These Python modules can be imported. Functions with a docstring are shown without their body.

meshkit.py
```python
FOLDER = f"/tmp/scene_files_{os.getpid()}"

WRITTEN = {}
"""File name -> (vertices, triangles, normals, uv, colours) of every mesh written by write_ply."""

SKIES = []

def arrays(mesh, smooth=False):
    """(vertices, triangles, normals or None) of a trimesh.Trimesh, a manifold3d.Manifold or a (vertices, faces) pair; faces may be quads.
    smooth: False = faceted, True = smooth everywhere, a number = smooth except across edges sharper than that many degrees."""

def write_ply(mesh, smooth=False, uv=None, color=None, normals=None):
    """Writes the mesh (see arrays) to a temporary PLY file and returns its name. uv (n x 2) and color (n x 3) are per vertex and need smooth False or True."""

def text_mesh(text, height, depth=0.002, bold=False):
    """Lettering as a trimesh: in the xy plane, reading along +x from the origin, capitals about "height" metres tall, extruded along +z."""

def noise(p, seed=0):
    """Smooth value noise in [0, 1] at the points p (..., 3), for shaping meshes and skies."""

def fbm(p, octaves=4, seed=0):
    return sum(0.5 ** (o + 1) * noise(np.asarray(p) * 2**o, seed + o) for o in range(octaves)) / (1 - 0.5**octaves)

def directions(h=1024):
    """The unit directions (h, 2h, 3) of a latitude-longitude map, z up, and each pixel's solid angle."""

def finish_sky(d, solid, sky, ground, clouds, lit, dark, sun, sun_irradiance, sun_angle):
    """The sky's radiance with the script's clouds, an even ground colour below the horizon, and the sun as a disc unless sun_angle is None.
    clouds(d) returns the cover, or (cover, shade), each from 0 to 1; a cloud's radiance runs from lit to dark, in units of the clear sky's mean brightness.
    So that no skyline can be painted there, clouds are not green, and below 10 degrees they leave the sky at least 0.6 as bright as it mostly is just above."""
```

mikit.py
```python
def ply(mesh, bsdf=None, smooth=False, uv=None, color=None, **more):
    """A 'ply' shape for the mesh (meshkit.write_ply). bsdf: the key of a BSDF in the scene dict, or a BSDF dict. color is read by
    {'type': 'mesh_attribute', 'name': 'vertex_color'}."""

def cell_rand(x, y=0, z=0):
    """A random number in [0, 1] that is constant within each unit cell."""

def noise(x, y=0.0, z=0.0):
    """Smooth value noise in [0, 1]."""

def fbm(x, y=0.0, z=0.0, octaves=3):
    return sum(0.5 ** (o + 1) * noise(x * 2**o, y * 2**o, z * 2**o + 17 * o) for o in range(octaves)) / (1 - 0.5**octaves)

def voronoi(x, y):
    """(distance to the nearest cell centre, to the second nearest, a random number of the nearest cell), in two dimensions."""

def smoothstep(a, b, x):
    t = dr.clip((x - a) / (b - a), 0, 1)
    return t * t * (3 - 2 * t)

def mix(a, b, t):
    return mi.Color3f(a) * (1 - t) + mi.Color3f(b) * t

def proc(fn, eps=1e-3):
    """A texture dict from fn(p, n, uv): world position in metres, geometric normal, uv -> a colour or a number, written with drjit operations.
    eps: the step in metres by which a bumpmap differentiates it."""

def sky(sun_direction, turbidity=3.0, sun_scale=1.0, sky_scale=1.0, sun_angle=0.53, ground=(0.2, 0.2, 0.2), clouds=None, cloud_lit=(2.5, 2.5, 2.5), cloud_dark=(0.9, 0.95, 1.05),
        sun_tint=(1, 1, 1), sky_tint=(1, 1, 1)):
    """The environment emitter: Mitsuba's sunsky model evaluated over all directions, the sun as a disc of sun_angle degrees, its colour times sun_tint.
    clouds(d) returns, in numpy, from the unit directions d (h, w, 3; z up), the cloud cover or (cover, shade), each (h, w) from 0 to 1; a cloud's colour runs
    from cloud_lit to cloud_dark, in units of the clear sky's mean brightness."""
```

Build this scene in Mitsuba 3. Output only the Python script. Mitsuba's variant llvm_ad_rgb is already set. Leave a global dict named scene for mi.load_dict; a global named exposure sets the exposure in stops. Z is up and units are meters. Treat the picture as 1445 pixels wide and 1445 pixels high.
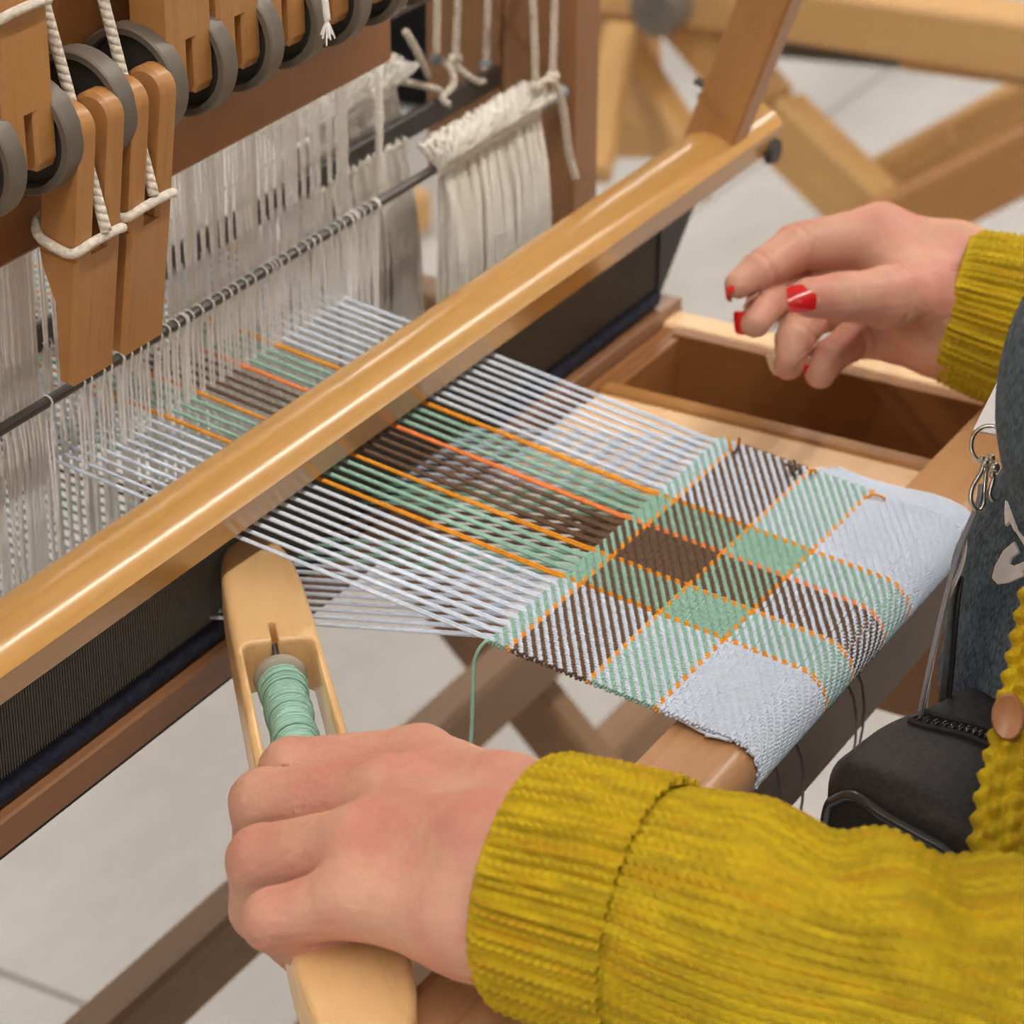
import math, random
import numpy as np
import trimesh
import drjit as dr
import mitsuba as mi
import mikit
from mikit import noise, fbm, smoothstep, mix
import meshkit

T = mi.ScalarTransform4f
LIFT = 0.80          # the fell of the cloth is the origin of all coordinates below; the floor lies 0.80 m under it

# ------------------------------------------------------------------ camera, light, exposure
CAM = np.array([-0.7479, -0.4316, 0.5065 + LIFT])
FWD = np.array([0.77032, 0.43517, -0.46608])
UPV = np.array([0.40305, 0.2341, 0.88473])
exposure = 1.05
scene = {'type': 'scene'}
labels = {}
scene['camera'] = {'type': 'thinlens', 'fov': 2 * math.degrees(math.atan(722.5 / 4000.0)), 'fov_axis': 'x',
                   'aperture_radius': 0.0031, 'focus_distance': 0.96, 'near_clip': 0.05, 'far_clip': 60.0,
                   'to_world': T().look_at(origin=CAM.tolist(), target=(CAM + FWD).tolist(), up=UPV.tolist())}
LIGHT_POWER = (40.0, 37.5, 34.0)
LIGHT_ROWS = (-3.9, -0.7, 2.5)
CEILING_Z = 2.25

# ------------------------------------------------------------------ helpers
count = {}


def new_key(name, parent=None):
    base = parent + '__' + name if parent else name
    n = count.get(base, 0)
    count[base] = n + 1
    return base if n == 0 else '%s_%03d' % (base, n)


def as_mesh(m):
    if isinstance(m, trimesh.Trimesh):
        return m
    v, f = np.asarray(m[0], float), np.asarray(m[1], int)
    if f.shape[1] == 4:
        f = np.vstack([f[:, [0, 1, 2]], f[:, [0, 2, 3]]])
    return trimesh.Trimesh(v, f, process=False)


def obj(name, mesh, bsdf, parent=None, smooth=30, axis=None, uv=None, label=None, cat=None, group=None, kind=None):
    """One entry of the scene. axis: direction of the wood grain, stored as uv (metres along, metres across)."""
    k = new_key(name, parent)
    m = as_mesh(mesh)
    if smooth is not True and smooth is not False and (axis is not None):
        m = trimesh.graph.smooth_shade(m, angle=np.radians(smooth), facet_minarea=None)
        smooth = True
    v = np.array(m.vertices)
    if axis is not None:
        a = np.asarray(axis, float)
        a = a / np.linalg.norm(a)
        b = np.cross(a, [0.31, 0.52, 0.79])
        b /= np.linalg.norm(b)
        c = np.cross(a, b)
        uv = np.stack([v @ a, v @ b * 1.0 + v @ c * 0.8], -1)
    v = v + [0, 0, LIFT]
    scene[k] = mikit.ply(trimesh.Trimesh(v, m.faces, process=False), bsdf, smooth=smooth, uv=uv)
    said = {}
    for n, t in (('label', label), ('category', cat), ('group', group), ('kind', kind)):
        if t:
            said[n] = t
    if said:
        labels[k] = said
    return k


def thing(name, label, cat, group=None):
    k = new_key(name)
    labels[k] = {'label': label, 'category': cat}
    if group:
        labels[k]['group'] = group
    return k


def unit(v):
    v = np.asarray(v, float)
    return v / np.linalg.norm(v)


def block(size, c=0.0015, center=(0, 0, 0)):
    """A box with chamfered edges."""
    h = np.asarray(size, float) / 2
    c = min(c, h.min() * 0.6)
    p = []
    for s in np.ndindex(2, 2, 2):
        s = np.array(s) * 2 - 1
        for k in range(3):
            q = h - c
            q[k] = h[k]
            p.append(s * q)
    return trimesh.Trimesh(np.array(p) + center, process=False).convex_hull


def bx(x0, x1, y0, y1, z0, z1, c=0.0015):
    return block((x1 - x0, y1 - y0, z1 - z0), c, ((x0 + x1) / 2, (y0 + y1) / 2, (z0 + z1) / 2))


def bar(p0, p1, w, h, side=(0, 0, 1), c=0.002):
    """A board from p0 to p1; h is measured along the part of 'side' square to the board, w across both."""
    p0, p1 = np.asarray(p0, float), np.asarray(p1, float)
    a = unit(p1 - p0)
    s = np.asarray(side, float)
    s = unit(s - a * (s @ a))
    t = np.cross(s, a)
    m = block((np.linalg.norm(p1 - p0), w, h), c)
    M = np.eye(4)
    M[:3, 0], M[:3, 1], M[:3, 2], M[:3, 3] = a, t, s, (p0 + p1) / 2
    m.apply_transform(M)
    return m


def tube(path, r, sides=6, cap=True, ry=None, up=(0.1, 0.2, 0.97)):
    """A tube along a polyline: (vertices, triangles, uv). r: radius or one per point."""
    p = np.asarray(path, float)
    n = len(p)
    t = np.gradient(p, axis=0)
    t /= np.linalg.norm(t, axis=1, keepdims=True) + 1e-12
    a = np.zeros_like(p)
    u = np.asarray(up, float)
    for i in range(n):
        u = u - t[i] * (u @ t[i])
        if np.linalg.norm(u) < 1e-6:
            u = np.cross(t[i], [1, 0, 0.3])
        u = u / np.linalg.norm(u)
        a[i] = u
    b = np.cross(t, a)
    r = np.broadcast_to(np.asarray(r, float), (n,))
    r2 = r if ry is None else np.broadcast_to(np.asarray(ry, float), (n,))
    ang = np.arange(sides) * 2 * np.pi / sides
    v = p[:, None] + (r[:, None] * np.cos(ang))[..., None] * a[:, None] + (r2[:, None] * np.sin(ang))[..., None] * b[:, None]
    i, j = np.meshgrid(np.arange(n - 1), np.arange(sides), indexing='ij')
    j2 = (j + 1) % sides
    q = np.stack([i * sides + j, i * sides + j2, (i + 1) * sides + j2, (i + 1) * sides + j], -1).reshape(-1, 4)
    f = np.vstack([q[:, [0, 2, 1]], q[:, [0, 3, 2]]])
    s = np.concatenate([[0], np.cumsum(np.linalg.norm(np.diff(p, axis=0), axis=1))])
    uv = np.stack([np.repeat(s, sides), np.tile(ang / (2 * np.pi), n)], -1)
    v = v.reshape(-1, 3)
    if cap:
        v = np.vstack([v, p[0], p[-1]])
        uv = np.vstack([uv, [0, 0], [s[-1], 0]])
        k = np.arange(sides)
        e = (n - 1) * sides
        f = np.vstack([f, np.stack([np.full(sides, n * sides), k, (k + 1) % sides], -1),
                       np.stack([np.full(sides, n * sides + 1), e + (k + 1) % sides, e + k], -1)])
    return v, f, uv


def join(parts):
    """Joins (vertices, triangles, uv) triples."""
    v, f, u, o = [], [], [], 0
    for a in parts:
        v.append(a[0]); f.append(np.asarray(a[1]) + o); u.append(a[2]); o += len(a[0])
    return np.vstack(v), np.vstack(f), np.vstack(u)


def spline(pts, n):
    from scipy.interpolate import CubicSpline
    pts = np.asarray(pts, float)
    d = np.concatenate([[0], np.cumsum(np.linalg.norm(np.diff(pts[:, :3], axis=0), axis=1))])
    return CubicSpline(d, pts)(np.linspace(0, d[-1], n))


def extrude(profile, axis, a0, a1):
    """A closed profile [(p, q)...] swept along axis 0, 1 or 2 from a0 to a1; p, q are the two other axes in order."""
    from shapely.geometry import Polygon
    m = trimesh.creation.extrude_polygon(Polygon(profile), a1 - a0, engine='earcut')
    v = m.vertices
    w = np.zeros_like(v)
    o = [k for k in range(3) if k != axis]
    w[:, o[0]], w[:, o[1]], w[:, axis] = v[:, 0], v[:, 1], v[:, 2] + a0
    m = trimesh.Trimesh(w, m.faces, process=True)
    m.fix_normals()
    return m


def lathe(profile, n=32, axis=2, center=(0, 0, 0)):
    """profile [(r, h)...] turned about an axis."""
    m = trimesh.creation.revolve(np.asarray(profile, float), sections=n)
    v = m.vertices.copy()
    if axis == 0:
        v = v[:, [2, 0, 1]]
    elif axis == 1:
        v = v[:, [1, 2, 0]]
    return trimesh.Trimesh(v + np.asarray(center), m.faces, process=False)


# signed distances (negative inside), blended, and a mesh of their zero surface
def d_bone(p, a, b, ra, rb):
    a, b = np.asarray(a, float), np.asarray(b, float)
    ab = b - a
    t = np.clip(((p - a) @ ab) / (ab @ ab), 0, 1)
    return np.linalg.norm(p - a - t[..., None] * ab, axis=-1) - (ra + (rb - ra) * t)


def d_ball(p, c, r, rot=None):
    q = p - np.asarray(c, float)
    if rot is not None:
        q = q @ np.asarray(rot)
    r = np.asarray(r, float)
    k0 = np.linalg.norm(q / r, axis=-1)
    k1 = np.linalg.norm(q / (r * r), axis=-1)
    return k0 * (k0 - 1) / np.maximum(k1, 1e-9)


def smin(a, b, k):
    h = np.clip(0.5 + 0.5 * (b - a) / k, 0, 1)
    return b + (a - b) * h - k * h * (1 - h)


def surface(fn, lo, hi, step):
    """Surface nets: a closed mesh of fn(p) = 0 inside the box."""
    lo, hi = np.asarray(lo, float), np.asarray(hi, float)
    n = np.ceil((hi - lo) / step).astype(int) + 1
    g = [lo[k] + np.arange(n[k]) * step for k in range(3)]
    P = np.stack(np.meshgrid(*g, indexing='ij'), -1)
    D = fn(P.reshape(-1, 3)).reshape(n)
    D = np.where(np.abs(D) < 1e-9, 1e-9, D)
    c = n - 1
    num, den = np.zeros(tuple(c) + (3,)), np.zeros(tuple(c))
    corners = [np.array(s) for s in np.ndindex(2, 2, 2)]

    def sub(s):
        return D[s[0]:s[0] + c[0], s[1]:s[1] + c[1], s[2]:s[2] + c[2]]
    for s in corners:
        for k in range(3):
            if s[k] == 0:
                e = s.copy(); e[k] = 1
                a, b = sub(s), sub(e)
                x = (a < 0) != (b < 0)
                t = np.where(x, a / np.where(x, a - b, 1), 0)
                w = np.zeros(tuple(c) + (3,)); w += s; w[..., k] = t
                num += np.where(x[..., None], w, 0); den += x
    live = den > 0
    idx = -np.ones(tuple(c), int)
    idx[live] = np.arange(live.sum())
    base = np.stack(np.meshgrid(*[np.arange(x) for x in c], indexing='ij'), -1)
    V = lo + (base[live] + num[live] / den[live][:, None]) * step
    F = []
    for k in range(3):
        o = [j for j in range(3) if j != k]
        sl0 = [slice(1, c[j]) for j in range(3)]; sl1 = list(sl0)
        sl0[k] = slice(0, c[k]); sl1[k] = slice(1, c[k] + 1)
        a, b = D[tuple(sl0)], D[tuple(sl1)]
        x = (a < 0) != (b < 0)
        ii = np.argwhere(x)
        ii = ii + np.array([0 if j == k else 1 for j in range(3)])
        flip = (a < 0)[x]

        def cell(da, db):
            q = ii.copy(); q[:, o[0]] -= da; q[:, o[1]] -= db
            return idx[q[:, 0], q[:, 1], q[:, 2]]
        quad = np.stack([cell(1, 1), cell(0, 1), cell(0, 0), cell(1, 0)], -1)
        if k == 1:
            flip = ~flip
        quad[~flip] = quad[~flip][:, ::-1]
        F.append(quad)
    F = np.vstack(F)
    F = F[(F >= 0).all(1)]
    return trimesh.Trimesh(V, np.vstack([F[:, [0, 1, 2]], F[:, [0, 2, 3]]]), process=False)


# ------------------------------------------------------------------ materials
def wood(light, dark, rough=0.45, coat=0.0, rings=55.0):
    def fn(p, n, uv):
        w = fbm(uv.x * 5, uv.y * 22, 3.0)
        g = fbm(uv.x * 9, (uv.y + 0.012 * w) * rings * 4, 7.0)
        pores = smoothstep(0.62, 0.9, noise(uv.x * 60, uv.y * 900, 1.0))
        t = dr.clip(0.15 + 0.9 * (0.55 * g + 0.45 * w) - 0.15 + 0.35 * pores * g, 0, 1)
        return mix(light, dark, t)
    d = {'type': 'principled', 'base_color': mikit.proc(fn), 'roughness': rough, 'specular': 0.5}
    if coat:
        d['clearcoat'] = coat
        d['clearcoat_gloss'] = 0.9
    return {'type': 'twosided', 'bsdf': d}


def plain(c, rough=0.6, metal=0.0, spec=0.5, **more):
    return {'type': 'twosided', 'bsdf': {'type': 'principled', 'base_color': {'type': 'rgb', 'value': list(c)}, 'roughness': rough, 'metallic': metal, 'specular': spec, **more}}


def yarn(c, vary=0.25, pitch=0.0022, depth=0.00012, spec=0.15):
    """Plied yarn: uv.x runs along it in metres, uv.y once around."""
    def col(p, n, uv):
        k = 1 - vary + 2 * vary * fbm(p.x * 700, p.y * 700, p.z * 700, 2)
        return mi.Color3f(*c) * k

    def relief(p, n, uv):
        return dr.abs(dr.sin(math.pi * (uv.x / pitch + uv.y * 2)))
    return {'type': 'twosided', 'bsdf': {'type': 'bumpmap', 'arbitrary': mikit.proc(relief, eps=2e-4), 'scale': depth,
            'bsdf': {'type': 'principled', 'base_color': mikit.proc(col), 'roughness': 0.8, 'specular': spec, 'sheen': 0.3}}}


def mottled(c1, c2, scale, rough=0.7, spec=0.2, octaves=3, lo=0.3, hi=0.7, **more):
    def fn(p, n, uv):
        return mix(c1, c2, smoothstep(lo, hi, fbm(p.x * scale, p.y * scale, p.z * scale, octaves)))
    return {'type': 'twosided', 'bsdf': {'type': 'principled', 'base_color': mikit.proc(fn), 'roughness': rough, 'specular': spec, **more}}


M = scene
M['m_maple'] = wood((0.56, 0.31, 0.095), (0.46, 0.235, 0.065), 0.20, coat=1.0)
M['m_lever'] = wood((0.42, 0.205, 0.068), (0.31, 0.135, 0.040), 0.38, coat=0.3)
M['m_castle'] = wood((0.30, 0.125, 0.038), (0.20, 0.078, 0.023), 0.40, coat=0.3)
M['m_post'] = wood((0.30, 0.145, 0.062), (0.21, 0.098, 0.042), 0.5)
M['m_beam'] = wood((0.50, 0.27, 0.13), (0.38, 0.19, 0.085), 0.38, coat=0.3)
M['m_rail'] = wood((0.24, 0.130, 0.060), (0.15, 0.078, 0.036), 0.5)
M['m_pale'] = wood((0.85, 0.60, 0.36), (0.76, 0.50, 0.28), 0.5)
M['m_shuttle'] = wood((0.66, 0.43, 0.21), (0.57, 0.34, 0.145), 0.28, coat=0.7)
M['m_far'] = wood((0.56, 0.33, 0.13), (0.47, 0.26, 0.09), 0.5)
M['m_race'] = wood((0.24, 0.115, 0.055), (0.17, 0.075, 0.035), 0.35, coat=0.3)
M['m_steel'] = plain((0.11, 0.105, 0.10), 0.42, 0.7)
M['m_dent'] = plain((0.17, 0.155, 0.132), 0.5, 0.3)
M['m_tape'] = mottled((0.010, 0.013, 0.028), (0.018, 0.022, 0.040), 400, 0.65)
M['m_wheel'] = mottled((0.105, 0.088, 0.070), (0.13, 0.108, 0.086), 60, 0.42, 0.5)
M['m_hub'] = plain((0.03, 0.027, 0.024), 0.5)
M['m_cord'] = yarn((0.62, 0.56, 0.48), 0.3, 0.0030, 0.0005)
M['m_string'] = yarn((0.93, 0.915, 0.89), 0.06, 0.0016, 0.00015)
M['m_bundle'] = yarn((0.92, 0.89, 0.83), 0.08, 0.003, 0.0003)
M['m_white'] = yarn((0.585, 0.655, 0.77), 0.10)
M['m_orange'] = yarn((0.74, 0.29, 0.025), 0.15)
M['m_green'] = yarn((0.27, 0.46, 0.375), 0.12)
M['m_brown'] = yarn((0.13, 0.078, 0.05), 0.2)
M['m_coral'] = yarn((0.78, 0.23, 0.065), 0.15)
M['m_bobbin'] = plain((0.30, 0.27, 0.22), 0.45)
M['m_knot'] = plain((0.22, 0.23, 0.25), 0.6)
M['m_chrome'] = plain((0.82, 0.78, 0.70), 0.14, 1.0)
M['m_black'] = mottled((0.013, 0.0118, 0.0122), (0.020, 0.018, 0.0185), 900, 0.50, 0.4)
M['m_zip'] = plain((0.02, 0.02, 0.021), 0.28, 0.0, 0.8)
M['m_void'] = mottled((0.006, 0.006, 0.006), (0.010, 0.010, 0.010), 200, 0.8, 0.1)
M['m_nail'] = plain((0.55, 0.006, 0.008), 0.12, 0.0, 0.6, clearcoat=1.0, clearcoat_gloss=0.95)
M['m_goldnail'] = plain((0.48, 0.36, 0.22), 0.15, 0.2, 0.6, clearcoat=1.0)
M['m_print'] = mottled((0.74, 0.70, 0.69), (0.80, 0.76, 0.75), 300, 0.7)
M['m_ribbon'] = plain((0.23, 0.22, 0.25), 0.5)
M['m_ribbonback'] = plain((0.62, 0.56, 0.53), 0.6)
M['m_card'] = plain((0.72, 0.68, 0.68), 0.35)
M['m_button'] = wood((0.42, 0.19, 0.08), (0.30, 0.12, 0.045), 0.35, rings=120)
M['m_wall'] = mottled((0.33, 0.315, 0.30), (0.37, 0.355, 0.34), 3, 0.9)
M['m_ceiling'] = mottled((0.60, 0.59, 0.575), (0.64, 0.63, 0.615), 5, 0.9)
M['m_fixture'] = plain((0.8, 0.8, 0.8), 0.4)
M['m_denim'] = mottled((0.06, 0.085, 0.15), (0.13, 0.17, 0.26), 900, 0.85)
M['m_hair'] = mottled((0.05, 0.025, 0.012), (0.12, 0.06, 0.03), 300, 0.5)


def skin_fn(p, n, uv):
    red = smoothstep(0.35, 0.75, fbm(p.x * 55, p.y * 55, p.z * 55, 3))
    fine = fbm(p.x * 900, p.y * 900, p.z * 900, 2)
    c = mix((0.555, 0.295, 0.205), (0.525, 0.220, 0.165), red)
    return c * (0.93 + 0.14 * fine)


def skin_bump(p, n, uv):
    return fbm(p.x * 900 + 500 * p.y, p.y * 260 - 150 * p.x, p.z * 500, 3)


M['m_skin'] = {'type': 'twosided', 'bsdf': {'type': 'bumpmap', 'arbitrary': mikit.proc(skin_bump, eps=3e-4), 'scale': 0.0006,
               'bsdf': {'type': 'principled', 'base_color': mikit.proc(skin_fn), 'roughness': 0.48, 'specular': 0.4}}}


def floor_fn(p, n, uv):
    a = fbm(p.x * 2.2, p.y * 5, 1.0)
    b = fbm(p.x * 40, p.y * 90, 2.0)
    c = mix((0.37, 0.35, 0.338), (0.445, 0.43, 0.42), smoothstep(0.25, 0.75, a))
    return c * (0.95 + 0.1 * b)


M['m_floor'] = {'type': 'twosided', 'bsdf': {'type': 'principled', 'base_color': mikit.proc(floor_fn), 'roughness': 0.55, 'specular': 0.3}}
M['m_joint'] = plain((0.36, 0.33, 0.31), 0.8)


def knit_fn(p, n, uv):
    strand = noise(uv.x * 95, uv.y * 148, 1.0)
    b = fbm(p.x * 75, p.y * 75, p.z * 75)
    f = fbm(p.x * 1500, p.y * 1500, p.z * 1500, 2)
    c = mix((0.52, 0.37, 0.012), (0.36, 0.250, 0.011), smoothstep(0.2, 0.8, 0.6 * strand + 0.4 * b))
    c = mix(c, (0.44, 0.21, 0.008), 0.4 * smoothstep(0.6, 0.85, noise(uv.x * 60, uv.y * 148, 5.0)))
    return c * (0.82 + 0.36 * f)


M['m_knit'] = {'type': 'twosided', 'bsdf': {'type': 'principled', 'base_color': mikit.proc(knit_fn), 'roughness': 0.75, 'specular': 0.15, 'sheen': 0.5}}


def shirt_fn(p, n, uv):
    f = fbm(p.x * 1100, p.y * 1100, p.z * 500, 2)
    g = fbm(p.x * 260, p.y * 260, p.z * 260, 2)
    return mix((0.050, 0.066, 0.082), (0.130, 0.162, 0.195), smoothstep(0.25, 0.8, 0.7 * f + 0.3 * g))


M['m_shirt'] = {'type': 'twosided', 'bsdf': {'type': 'principled', 'base_color': mikit.proc(shirt_fn), 'roughness': 0.9, 'specular': 0.1, 'sheen': 0.3}}
M['m_glow'] = plain((0.9, 0.9, 0.9), 0.5)

# ------------------------------------------------------------------ the room
FZ = -LIFT
X0, X1, Y0, Y1 = -6.5, 7.0, -5.5, 5.5
obj('floor', bx(X0, X1, Y0, Y1, FZ - 0.06, FZ - 0.004, 0.001), 'm_joint', smooth=False, kind='structure')
rng = random.Random(4)
PW, PL = 0.62, 1.24                 # floor tiles as far as they can be told apart
shared_floor = 'm_floor'
for i in range(-1, 4):
    for j in range(-1, 4):
        x0, y0 = 0.57 - PL + i * PL, 0.37 - PW + (j - 1) * PW
        obj('tile', bx(x0 + 0.0025, x0 + PL - 0.0025, y0 + 0.0025, y0 + PW - 0.0025, FZ - 0.004, FZ, 0.001), shared_floor, 'floor', smooth=False)
xa, xb, ya, yb = 0.57 - 2 * PL, 0.57 + 3 * PL, 0.37 - 3 * PW, 0.37 + 2 * PW
for r in ((X0, xa, Y0, Y1), (xb, X1, Y0, Y1), (xa, xb, Y0, ya), (xa, xb, yb, Y1)):
    obj('outer_tiling', bx(*r, FZ - 0.004, FZ, 0.0005), shared_floor, 'floor', smooth=False, kind='stuff')
obj('ceiling', bx(X0, X1, Y0, Y1, CEILING_Z, CEILING_Z + 0.1), 'm_ceiling', smooth=False, kind='structure')
obj('wall_left', bx(X0, X1, Y1, Y1 + 0.1, FZ - 0.06, CEILING_Z), 'm_wall', smooth=False, kind='structure')
obj('wall_right', bx(X0, X1, Y0 - 0.1, Y0, FZ - 0.06, CEILING_Z), 'm_wall', smooth=False, kind='structure')
obj('wall_back', bx(X1, X1 + 0.1, Y0, Y1, FZ - 0.06, CEILING_Z), 'm_wall', smooth=False, kind='structure')
obj('wall_front', bx(X0 - 0.1, X0, Y0, Y1, FZ - 0.06, CEILING_Z), 'm_wall', smooth=False, kind='structure')
for y in LIGHT_ROWS:
    for i in range(8):
        x = -5.6 + 1.6 * i  # rows run on unseen behind the camera, added there as front fill
        t = thing('ceiling_light', 'long white fluorescent ceiling light in a row above the looms, carried on behind the camera as added fill', 'ceiling light', 'fluorescent lights on the ceiling')
        obj('housing', bx(x - 0.76, x + 0.76, y - 0.12, y + 0.12, CEILING_Z - 0.05, CEILING_Z - 0.002, 0.004), 'm_fixture', t)
        z = CEILING_Z - 0.052 + LIFT
        q = trimesh.Trimesh([[x - 0.74, y - 0.03, z], [x + 0.74, y - 0.03, z], [x + 0.74, y + 0.03, z], [x - 0.74, y + 0.03, z]], [[0, 2, 1], [0, 3, 2]], process=False)
        k = new_key('diffuser', t)
        scene[k] = mikit.ply(q, 'm_glow', emitter={'type': 'area', 'radiance': {'type': 'rgb', 'value': list(LIGHT_POWER)}})

# ------------------------------------------------------------------ the loom
def prism(profile, axis, a0, a1, c=0.0008):
    """extrude() with chamfered rims."""
    p = np.asarray(profile, float)
    area = 0.5 * np.sum(p[:, 0] * np.roll(p[:, 1], -1) - np.roll(p[:, 0], -1) * p[:, 1])
    if area < 0:
        p = p[::-1]
    e = np.roll(p, -1, 0) - p
    e /= np.linalg.norm(e, axis=1, keepdims=True)
    n = np.stack([e[:, 1], -e[:, 0]], -1)
    m = n + np.roll(n, 1, 0)
    m = m / np.maximum((m * m).sum(1, keepdims=True) / 2, 0.4)
    q = p - m * c
    from shapely.geometry import Polygon
    tv, tf = trimesh.creation.triangulate_polygon(Polygon(q), engine='earcut')
    from scipy.spatial import cKDTree
    tf = cKDTree(q).query(np.asarray(tv))[1][np.asarray(tf)]
    N = len(p)
    rings = [(q, a0), (p, a0 + c), (p, a1 - c), (q, a1)]
    v = []
    o = [k for k in range(3) if k != axis]
    for r, h in rings:
        w = np.zeros((N, 3))
        w[:, o[0]], w[:, o[1]], w[:, axis] = r[:, 0], r[:, 1], h
        v.append(w)
    f = []
    i = np.arange(N)
    for k in range(3):
        a, b = k * N + i, k * N + (i + 1) % N
        f += [np.stack([a, b, b + N], -1), np.stack([a, b + N, a + N], -1)]
    f += [tf[:, ::-1], tf + 3 * N]
    m = trimesh.Trimesh(np.vstack(v), np.vstack(f), process=False)
    m.fix_normals()
    return m


def arc(cx, cy, r, a0, a1, n):
    a = np.radians(np.linspace(a0, a1, n))
    return np.stack([cx + r * np.cos(a), cy + r * np.sin(a)], -1)


loom = thing('floor_loom', 'honey coloured wooden floor loom with grey pulley wheels that holds the plaid cloth', 'loom')
# breast beam, rounded towards the weaver
prof = np.vstack([[(-0.0725, -0.0125)], arc(-0.0955, -0.022, 0.0095, 90, 180, 8), arc(-0.0995, -0.0265, 0.0055, 180, 270, 5), [(-0.0725, -0.032)]])
obj('breast_beam', prism(prof, 0, -0.30, 0.52, 0.002), 'm_beam', loom, axis=(1, 0, 0))
obj('lower_rail', bx(-0.30, 0.52, -0.085, -0.060, -0.090, -0.046, 0.002), 'm_rail', loom, axis=(1, 0, 0))
obj('crossbar', bx(-0.28, 0.80, 0.231, 0.254, -0.338, -0.300, 0.003), 'm_rail', loom, axis=(1, 0, 0), label='worn brown crossbar below the warp')
obj('foot_rail', bx(-0.28, 0.80, 0.235, 0.262, -0.475, -0.435, 0.003), 'm_rail', loom, axis=(1, 0, 0))
for p0, p1, x in (((0.500, 0.50, -0.14), (0.500, -0.19, -0.80), 0.5),):
    obj('leg', bar(p0, p1, 0.022, 0.036, (0, 0, 1), 0.003), 'm_rail', loom, axis=np.array(p1) - p0)
for p0, p1 in (((-0.292, 0.40, -0.080), (-0.292, -0.15, -0.80)), ((-0.316, -0.10, -0.03), (-0.316, 0.55, -0.80))):
    obj('leg', bar(p0, p1, 0.022, 0.036, (0, 0, 1), 0.003), 'm_rail', loom, axis=np.array(p1) - p0)
for x in (-0.280, 0.402):
    obj('side_rail', bx(x - 0.012, x + 0.012, 0.145, 0.75, -0.100, -0.070, 0.002), 'm_rail', loom, axis=(0, 1, 0))
obj('back_beam', bx(-0.30, 0.52, 0.735, 0.775, -0.05, -0.002, 0.006), 'm_beam', loom, axis=(1, 0, 0))
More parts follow.
